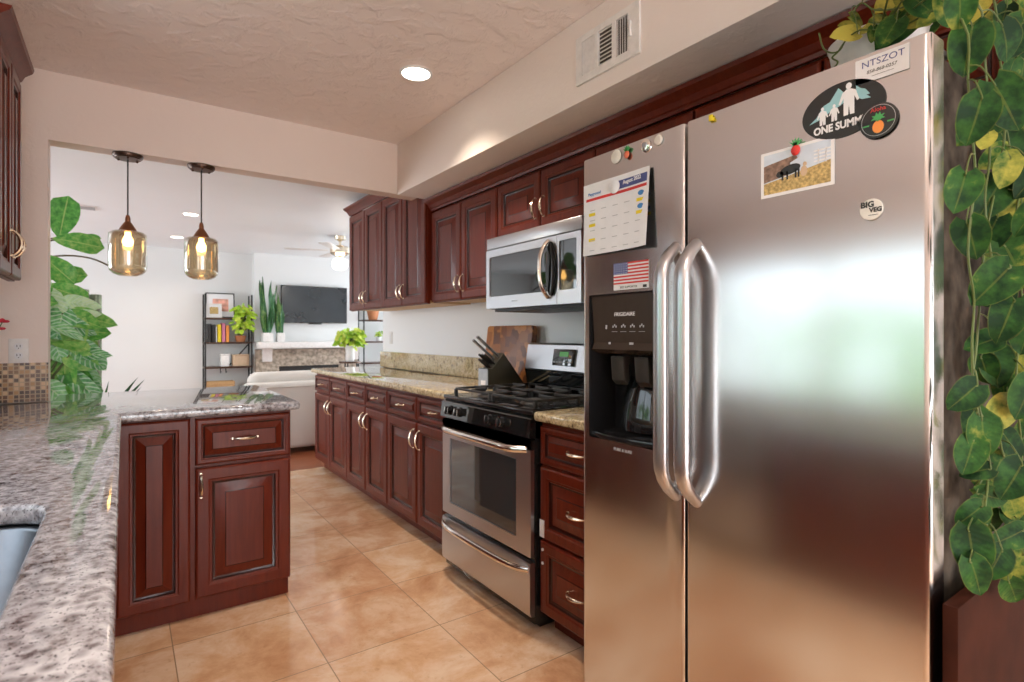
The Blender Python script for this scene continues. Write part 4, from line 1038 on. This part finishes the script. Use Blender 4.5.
# fireplace and mantel on the chimney wall
r = thing('fireplace', 'stacked stone fireplace with dark firebox under a white mantel shelf', 'fireplace', (2.30, 8.9, 0))
mb = MB(); mb.prism([(-.71, 0), (.84, 0), (.84, 1.0), (-.71, 1.0)], -.06, -.001, 'y', .004, ([(-.38, .2), (.53, .2), (.53, .74), (-.38, .74)],)); mb.obj('surround', 'stoneb', r)
MB().box(-.39, .54, -.03, -.002, .19, .75).obj('firebox', 'blackm', r)
MB().box(-.71, .86, -.26, -.001, 1.015, 1.112, .01).obj('mantel', 'white', r)
for x in (-.62, .70): MB().prism([(-.005, .80), (-.12, .82), (-.14, .96), (-.18, 1.014), (-.005, 1.014)], x, x + .13, 'x', .008).obj('corbel', 'white', r)
MB().box(-.70, .84, -.40, -.061, 0, .06, .01).obj('hearth', 'stoneb', r)
# television
r = thing('television', 'large flat television mounted above the mantel', 'television', (2.45, 8.898, 1.40))
MB().box(-.505, .505, -.07, -.03, .0, .575, .006).obj('bezel', 'blackm', r)
MB().box(-.495, .495, -.073, -.069, .015, .562).obj('screen', 'tv', r)
MB().box(-.2, .2, -.03, -.001, .15, .42).obj('wall_mount', 'blackm', r)
MB().box(-.10, .10, -.068, -.045, -.018, .0).obj('sensor_bar', 'blackm', r)
# snake plants on the mantel
def snake(x, label, n, h, s):
    r = thing('snake_plant', label, 'plant', (x, 8.74, 1.1125), 0, 'snake plants on the mantel')
    MB().box(-.072 * s, .072 * s, -.07, .07, 0, .135, .012).obj('planter', 'white', r)
    LV = Leaves()
    for k in range(n):
        a = rnd(0, 6.28); q = Vector((math.cos(a) * .10, math.sin(a) * .08 - .04, 1)); hh = h * rnd(.6, 1)
        LV.add((math.cos(a) * .04 * s, math.sin(a) * .03, .12), q, (math.cos(a), -1, 0), hh, .066, 'sword', rnd(.1, .7), .1, rnd(-.03, .03), 7)
    LV.obj('foliage', 'snake', r)
snake(1.735, 'tall snake plant in white planter at the left end of the mantel', 11, .86, 1)
snake(1.915, 'shorter snake plant on the mantel right beside the television', 6, .62, .72)
# shelf units
def shelf(label, x0, x1, zs, ztop, y0=8.80, y1=9.06, brace=True):
    r = thing('shelf_unit', label, 'shelf', (x0, y0, 0), 0, 'black shelf units beside the chimney'); w = x1 - x0
    for x in (0, w - .02):
        for y in (0, y1 - y0 - .02): MB().box(x, x + .02, y, y + .02, 0, ztop).obj('post', 'blackm', r)
    for z in zs: MB().box(0, w, 0, y1 - y0, z - .025, z, .002).obj('shelf_board', 'bronze', r)
    if brace: MB().tube([(w - .28, .24, zs[2] + .0), (w - .01, .24, zs[1] - .03)], .009, 6).obj('brace', 'blackm', r)
    return r
shelf('black metal shelf unit on the left of the chimney wall', .925, 1.545, (1.462, 1.114, .762, .40), 1.80, 8.80, 9.06)
shelf('black metal shelf unit on the right of the chimney wall', 3.19, 3.85, (1.465, 1.11, .76, .40), 1.80, 8.72, 9.0)
def frame(label, x, y, z, w, h, art, lean=8):
    r = thing('picture_frame', label, 'picture', (x, y, z)); r.rotation_euler = (R(-lean), 0, 0)
    mb = MB(); mb.prism([(0, 0), (w, 0), (w, h), (0, h)], -.015, 0, 'y', 0, ([(.014, .014), (w - .014, .014), (w - .014, h - .014), (.014, h - .014)],)); mb.obj('frame', 'blackm' if art == 'pink' else 'white', r)
    MB().box(.012, w - .012, -.006, -.001, .012, h - .012).obj('mat_board', 'paper', r)
    mb = MB(); mb.box(w * .24, w * .78, -.0085, -.006, h * .26, h * .76); a = mb.obj('artwork', 'salmonart' if art == 'pink' else 'straw', r)
M['salmonart'] = plain('salmon_art', (.72, .36, .28), .6, 0, .4, 12)
frame('large black framed picture with pink art on the left shelf top', .955, 8.95, 1.464, .375, .365, 'pink')
frame('small white framed picture leaning before the large black frame', .948, 8.86, 1.464, .20, .20, 'w')
x = .965
for i, (cw, h, m_, lab) in enumerate(((.05, .26, 'printblack', 'black book at the left end of the second shelf'), (.045, .25, 'blackm', 'dark book second from the left on the second shelf'), (.018, .22, 'paper', 'thin white book between dark and yellow books on the shelf'),
                                      (.05, .25, 'yellow', 'yellow book on the second shelf'), (.05, .27, 'pink', 'pink book on the second shelf'), (.045, .24, 'orange', 'orange book on the second shelf'))):
    r = thing('book', lab, 'book', (x, 8.84, 1.1145), 0, 'books on the left shelf unit')
    MB().box(0, .004, 0, .17, 0, h).box(cw - .004, cw, 0, .17, 0, h).box(0, cw, 0, .004, 0, h).obj('cover', m_, r)
    MB().box(.0045, cw - .0045, .0045, .165, .004, h - .005).obj('pages', 'paper', r); x += cw + .004
o = thing('storage_box', 'white canister box on the third shelf of the left unit', 'box', (1.19, 8.90, .7625)); MB().box(-.055, .055, -.055, .055, 0, .15, .008).obj('body', 'white', o); MB().box(-.058, .058, -.058, .058, .151, .18, .006).obj('lid', 'white', o)
o = thing('basket', 'tan basket on the third shelf of the left unit', 'basket', (1.40, 8.92, .7625)); MB().prism(rrect(-.11, .11, -.08, .08, .03, 4), 0, .15, b=.01).obj('body', 'tan', o); MB().prism(rrect(-.116, .116, -.086, .086, .03, 4), .15, .168, 'z', .004, (rrect(-.10, .10, -.07, .07, .025, 4),)).obj('rim', 'tan', o)
o = thing('crate', 'light wooden crate on the lowest shelf of the left unit', 'crate', (1.13, 8.92, .4005)); MB().box(-.18, .18, -.1, .1, 0, .012).box(-.18, -.168, -.1, .1, .012, .15).box(.168, .18, -.1, .1, .012, .15).obj('box', 'crate', o)
for z in (.015, .062, .109):
    MB().box(-.18, .18, -.112, -.1, z, z + .04).obj('slat', 'crate', o); MB().box(-.18, .18, .1, .112, z, z + .04).obj('slat', 'crate', o)
for i, x in enumerate((1.13, 1.20)):
    mb = MB(); mb.tube([(x, 8.86, .735), (x, 8.86, .70), (x, 8.84, .675), (x, 8.815, .68), (x, 8.81, .70)], .007, 6)
    tag(mb.obj('hook', 'blackm'), ('left' if i == 0 else 'right') + ' black hook under the third shelf of the left unit', 'hook', 'hooks under the shelf')
def bush(name, label, loc, pot, pot_prof, n, rx, rz, zc, L, mat, kind='heart', fy=0, group=None):
    r = thing(name, label, 'plant', loc, 0, group)
    MB().lathe(pot_prof, n=28).obj('pot', pot, r)
    LV = Leaves(); mb = MB(); top = pot_prof[-1][1] if pot_prof[-1][0] > 0 else max(p[1] for p in pot_prof)
    for k in range(n):
        v = rvec(); v = v.normalized() * rnd(.3, 1); p = Vector((v.x * rx, v.y * rx * .7 + fy, zc + v.z * rz))
        LV.add(p, Vector((v.x, v.y - .2, -.35)) + rvec() * .4, Vector((v.x * .6, -1, .5)) + rvec() * .5, L * rnd(.7, 1.2), L * rnd(.6, .85), kind, rnd(.1, .9), .1, .15, 5)
        if k % 3 == 0: mb.tube([(v.x * .02, v.y * .02, top - .02), (p.x * .5, p.y * .5, (top + p.z) / 2 + .03), tuple(p)], .003, 4)
    mb.obj('stem', 'vine', r); LV.obj('foliage', mat, r); return r
bush('trailing_plant', 'bright lime trailing plant in a brown pot on the left shelf unit', (1.40, 8.90, 1.1145), 'terracotta', [(0, 0), (.055, 0), (.075, .08), (.078, .09), (.07, .085), (0, .08)], 110, .14, .26, .34, .085, 'lime', 'heart', -.17)
bush('potted_plant', 'small plant in terracotta pot on the right shelf unit top', (3.40, 8.85, 1.4655), 'terracotta', [(0, 0), (.07, 0), (.10, .14), (.105, .16), (.09, .15), (0, .14)], 60, .13, .10, .26, .07, 'lime')
bush('potted_plant', 'tiny green plant on the second shelf of the right unit', (3.50, 8.85, 1.1105), 'white', [(0, 0), (.04, 0), (.05, .07), (.045, .065), (0, .06)], 30, .07, .06, .12, .04, 'lime')
# plant stand with yellow-green plant in white vase
r = thing('plant_stand', 'slim black plant stand behind the far counter end', 'stand', (2.449, 7.2, 0))
MB().lathe([(0, .845), (.14, .845), (.14, .868), (0, .868)], n=32).obj('top', 'bronze', r)
for a in (90, 210, 330): MB().cyl((.12 * math.cos(R(a)), .12 * math.sin(R(a)), 0), (.09 * math.cos(R(a)), .09 * math.sin(R(a)), .846), .011, n=8).obj('leg', 'blackm', r)
bush('vase_plant', 'bright yellow green plant in a white vase at the far counter end', (2.449, 7.2, .8685), 'white', [(0, 0), (.05, 0), (.06, .03), (.055, .12), (.068, .20), (.07, .21), (.06, .20), (0, .1)], 150, .19, .15, .33, .085, 'lime')
# ceiling fan
r = thing('ceiling_fan', 'ceiling fan with a lit globe in the living room', 'ceiling fan', (2.188, 6.8, 2.44))
MB().lathe([(0, 0), (.07, 0), (.065, -.04), (.02, -.06), (.015, -.065), (.015, -.11), (.09, -.125), (.12, -.15), (.12, -.21), (.08, -.235), (.05, -.25), (.05, -.275), (0, -.28)], n=32).obj('motor', 'nickel', r)
MB().lathe([(0, -.27), (.055, -.275), (.085, -.30), (.10, -.345), (.085, -.39), (.045, -.415), (0, -.42)], n=28).obj('globe', 'globe', r, 60)
for k in range(5):
    a = R(72 * k + 20); mt = Matrix.Rotation(a, 4, 'Z') @ Matrix.Rotation(R(10), 4, 'X')
    mb = MB(); mb.prism([(.14, -.05), (.60, -.07), (.64, -.04), (.64, .04), (.60, .07), (.14, .05)], -.185, -.178, b=.002); mb2 = MB(); mb2._merge(mb.bm, Matrix.Translation((0, 0, 0)) @ Matrix.Rotation(a, 4, 'Z')); mb2.obj('blade', 'white', r)

# ------------------------------------------------------------------ plants at the left of the opening
def fig():
    r = thing('fiddle_leaf_fig', 'tall fiddle leaf fig with big leaves at the left of the opening', 'plant', (-.62, 4.62, 0)); B = Vector((-.62, 4.62, 0))
    MB().lathe([(0, 0), (.15, 0), (.19, .30), (.195, .32), (.175, .31), (0, .29)], n=32).obj('pot', 'white', r)
    mb = MB(); mb.tube([(0, 0, .28), (.02, 0, .8), (.0, .02, 1.4), (.03, 0, 1.95)], [.02, .016, .013, .008], 8)
    mb.tube(smooth_path([(.02, 0, 1.5), (.12, -.05, 1.66), (.28, -.15, 1.72), (.44, -.20, 1.715), (.56, -.22, 1.66)], 4), .006, 6)
    LV = Leaves()
    for (x, z, L, Wd, tx, tz, h) in ((-.33, 1.83, .27, .20, .15, 1, .35), (-.36, 1.82, .26, .16, 1, -.12, .5), (-.42, 1.72, .24, .17, .6, -.6, .45), (-.43, 1.60, .24, .15, 1, .05, .55), (-.24, 1.85, .12, .05, 1, 0, .4),
                                    (-.40, 1.53, .24, .15, .8, -.3, .5), (-.50, 1.75, .26, .18, -.3, .8, .4), (-.60, 1.6, .26, .18, -.8, .2, .4), (-.55, 1.4, .26, .18, -.6, -.2, .4), (-.48, 1.9, .24, .17, -.5, .7, .5)):
        p = Vector((x, 4.42 + rnd(-.05, .05), z)); LV.add(p - B, (tx, -.15, tz), (-.1, -1, .35), L, Wd, 'fiddle', h, .08, .12)
        mb.tube([(0.01, 0, z - .12), tuple((p - B) * .5 + Vector((0, 0, z * .5 - .05))), tuple(p - B)], .004, 5)
    mb.obj('stem', 'bark', r); LV.obj('foliage', 'fig', r)
fig()
def under():
    r = thing('variegated_plant', 'bushy variegated plant with pale striped leaves below the fig', 'plant', (-.45, 4.05, 0)); B = Vector((-.45, 4.05, 0))
    MB().lathe([(0, 0), (.14, 0), (.17, .42), (.175, .44), (.155, .43), (0, .4)], n=32).obj('pot', 'terracotta', r)
    mb = MB(); LV = Leaves()
    sp = [(-.34, 1.46, .18, .12, .3, -.8, .8), (-.28, 1.42, .17, .11, .9, -.1, .9), (-.36, 1.36, .26, .19, .1, -1, .75), (-.30, 1.30, .18, .12, .9, -.3, .2), (-.24, 1.20, .14, .10, .5, -.8, .1), (-.33, 1.22, .30, .22, .25, -1, .7),
          (-.28, 1.08, .22, .14, .8, -.7, .6), (-.30, 1.0, .18, .09, 1, -.15, .5), (-.37, 1.02, .24, .15, .3, -.8, .5), (-.33, .93, .2, .13, .7, -.3, .4), (-.26, 1.33, .15, .09, 1, .2, .95), (-.38, 1.5, .2, .13, -.2, .7, .7)]
    for k in range(34): sp.append((rnd(-.36, -.21), rnd(.90, 1.36), rnd(.15, .24), rnd(.11, .17), rnd(-.2, 1), rnd(-1, .1), rnd(.15, .95)))
    for k in range(16): sp.append((rnd(-.62, -.36), rnd(.8, 1.45), rnd(.16, .26), rnd(.1, .17), rnd(-1, .6), rnd(-1, .2), rnd(.2, .9)))
    LV2 = Leaves()
    for q_, (x, z, L, Wd, tx, tz, h) in enumerate(sp):
        p = Vector((x, 4.08 + rnd(-.08, .08), z)); (LV2 if q_ > 11 and q_ % 5 < 3 else LV).add(p - B, (tx, -.2, tz), Vector((-.1, -1, .4)) + rvec() * .45, L, Wd, 'heart', h, .12, .25)
        mb.tube([(0, 0, .42), (rnd(-.03, .03), 0, (z + .42) / 2), tuple(p - B)], .005, 5)
    mb.obj('stem', 'vine', r); LV.obj('striped_foliage', 'varieg', r); LV2.obj('green_foliage', 'fig', r)
under()
r = thing('spiky_plant', 'dark slender leaved plant low beside the variegated plant', 'plant', (-.14, 4.35, 0))
MB().lathe([(0, 0), (.09, 0), (.11, .62), (.114, .64), (.1, .63), (0, .6)], n=28).obj('pot', 'greyblock', r)
LV = Leaves()
for k in range(14):
    a = rnd(0, 6.28); LV.add((0, 0, .6), (math.cos(a) * .8, math.sin(a) * .5, rnd(.7, 1.2)), (0, -1, .3), rnd(.28, .44), .022, 'sword', rnd(0, .2), .1, .35, 7)
LV.obj('foliage', 'snake', r)
r = thing('column_cactus', 'blurry grey green column cactus behind the fig, against far wall', 'plant', (-.33, 6.4, 0))
MB().lathe([(0, 0), (.16, 0), (.2, .36), (.205, .38), (.18, .37), (0, .34)], n=28).obj('pot', 'terracotta', r)
M['cactus'] = plain('cactus_skin', (.20, .25, .17), .7, 0, .5, 14)
for (x, y, z1, rad) in ((.0, 0, 1.64, .062), (-.11, .03, 1.67, .05), (.11, .05, 1.60, .045)):
    prof = [(rad * (1 + .14 * math.cos(k * math.pi / 4 * 2)), 2 * math.pi * k / 32) for k in range(32)]
    mb = MB(); poly = [(x + p * (1 + .10 * math.cos(8 * a)) * math.cos(a), y + p * (1 + .10 * math.cos(8 * a)) * math.sin(a)) for p, a in [(rad, 2 * math.pi * k / 64) for k in range(64)]]
    mb.prism(poly, .34, z1, b=.02, seg=3, top_only=True); mb.obj('stem', 'cactus', r, 60)

# ------------------------------------------------------------------ hedge outside the kitchen window
for i, (y, x, h, wd) in enumerate(((-1.2, -4.6, 2.3, .6), (.15, -5.2, 2.9, .7), (1.45, -4.6, 2.4, .62), (2.75, -5.3, 3.2, .75), (4.3, -4.5, 2.3, .45), (.5, -6.8, 3.6, .7), (2.2, -7.4, 3.9, .7), (4.6, -7.0, 3.4, .8))):
    r = thing('shrub', 'green shrub outside the kitchen window', 'shrub', (x, y, -.05), 0, 'shrubs outside the kitchen window')
    MB().tube([(0, 0, 0), (.03, 0, .5), (0, .04, h * .8)], [.04, .03, .012], 7).obj('stem', 'bark', r)
    LV = Leaves()
    for k in range(520):
        v = rvec().normalized() * rnd(.55, 1); LV.add((v.x * wd, v.y * wd, h * .52 + v.z * h * .48), v + rvec() * .6 + Vector((0, 0, -.2)), v + rvec() * .5, rnd(.14, .22), rnd(.09, .13), 'oval', rnd(0, 1), .08, .1, 3)
    LV.obj('foliage', 'hedge', r)
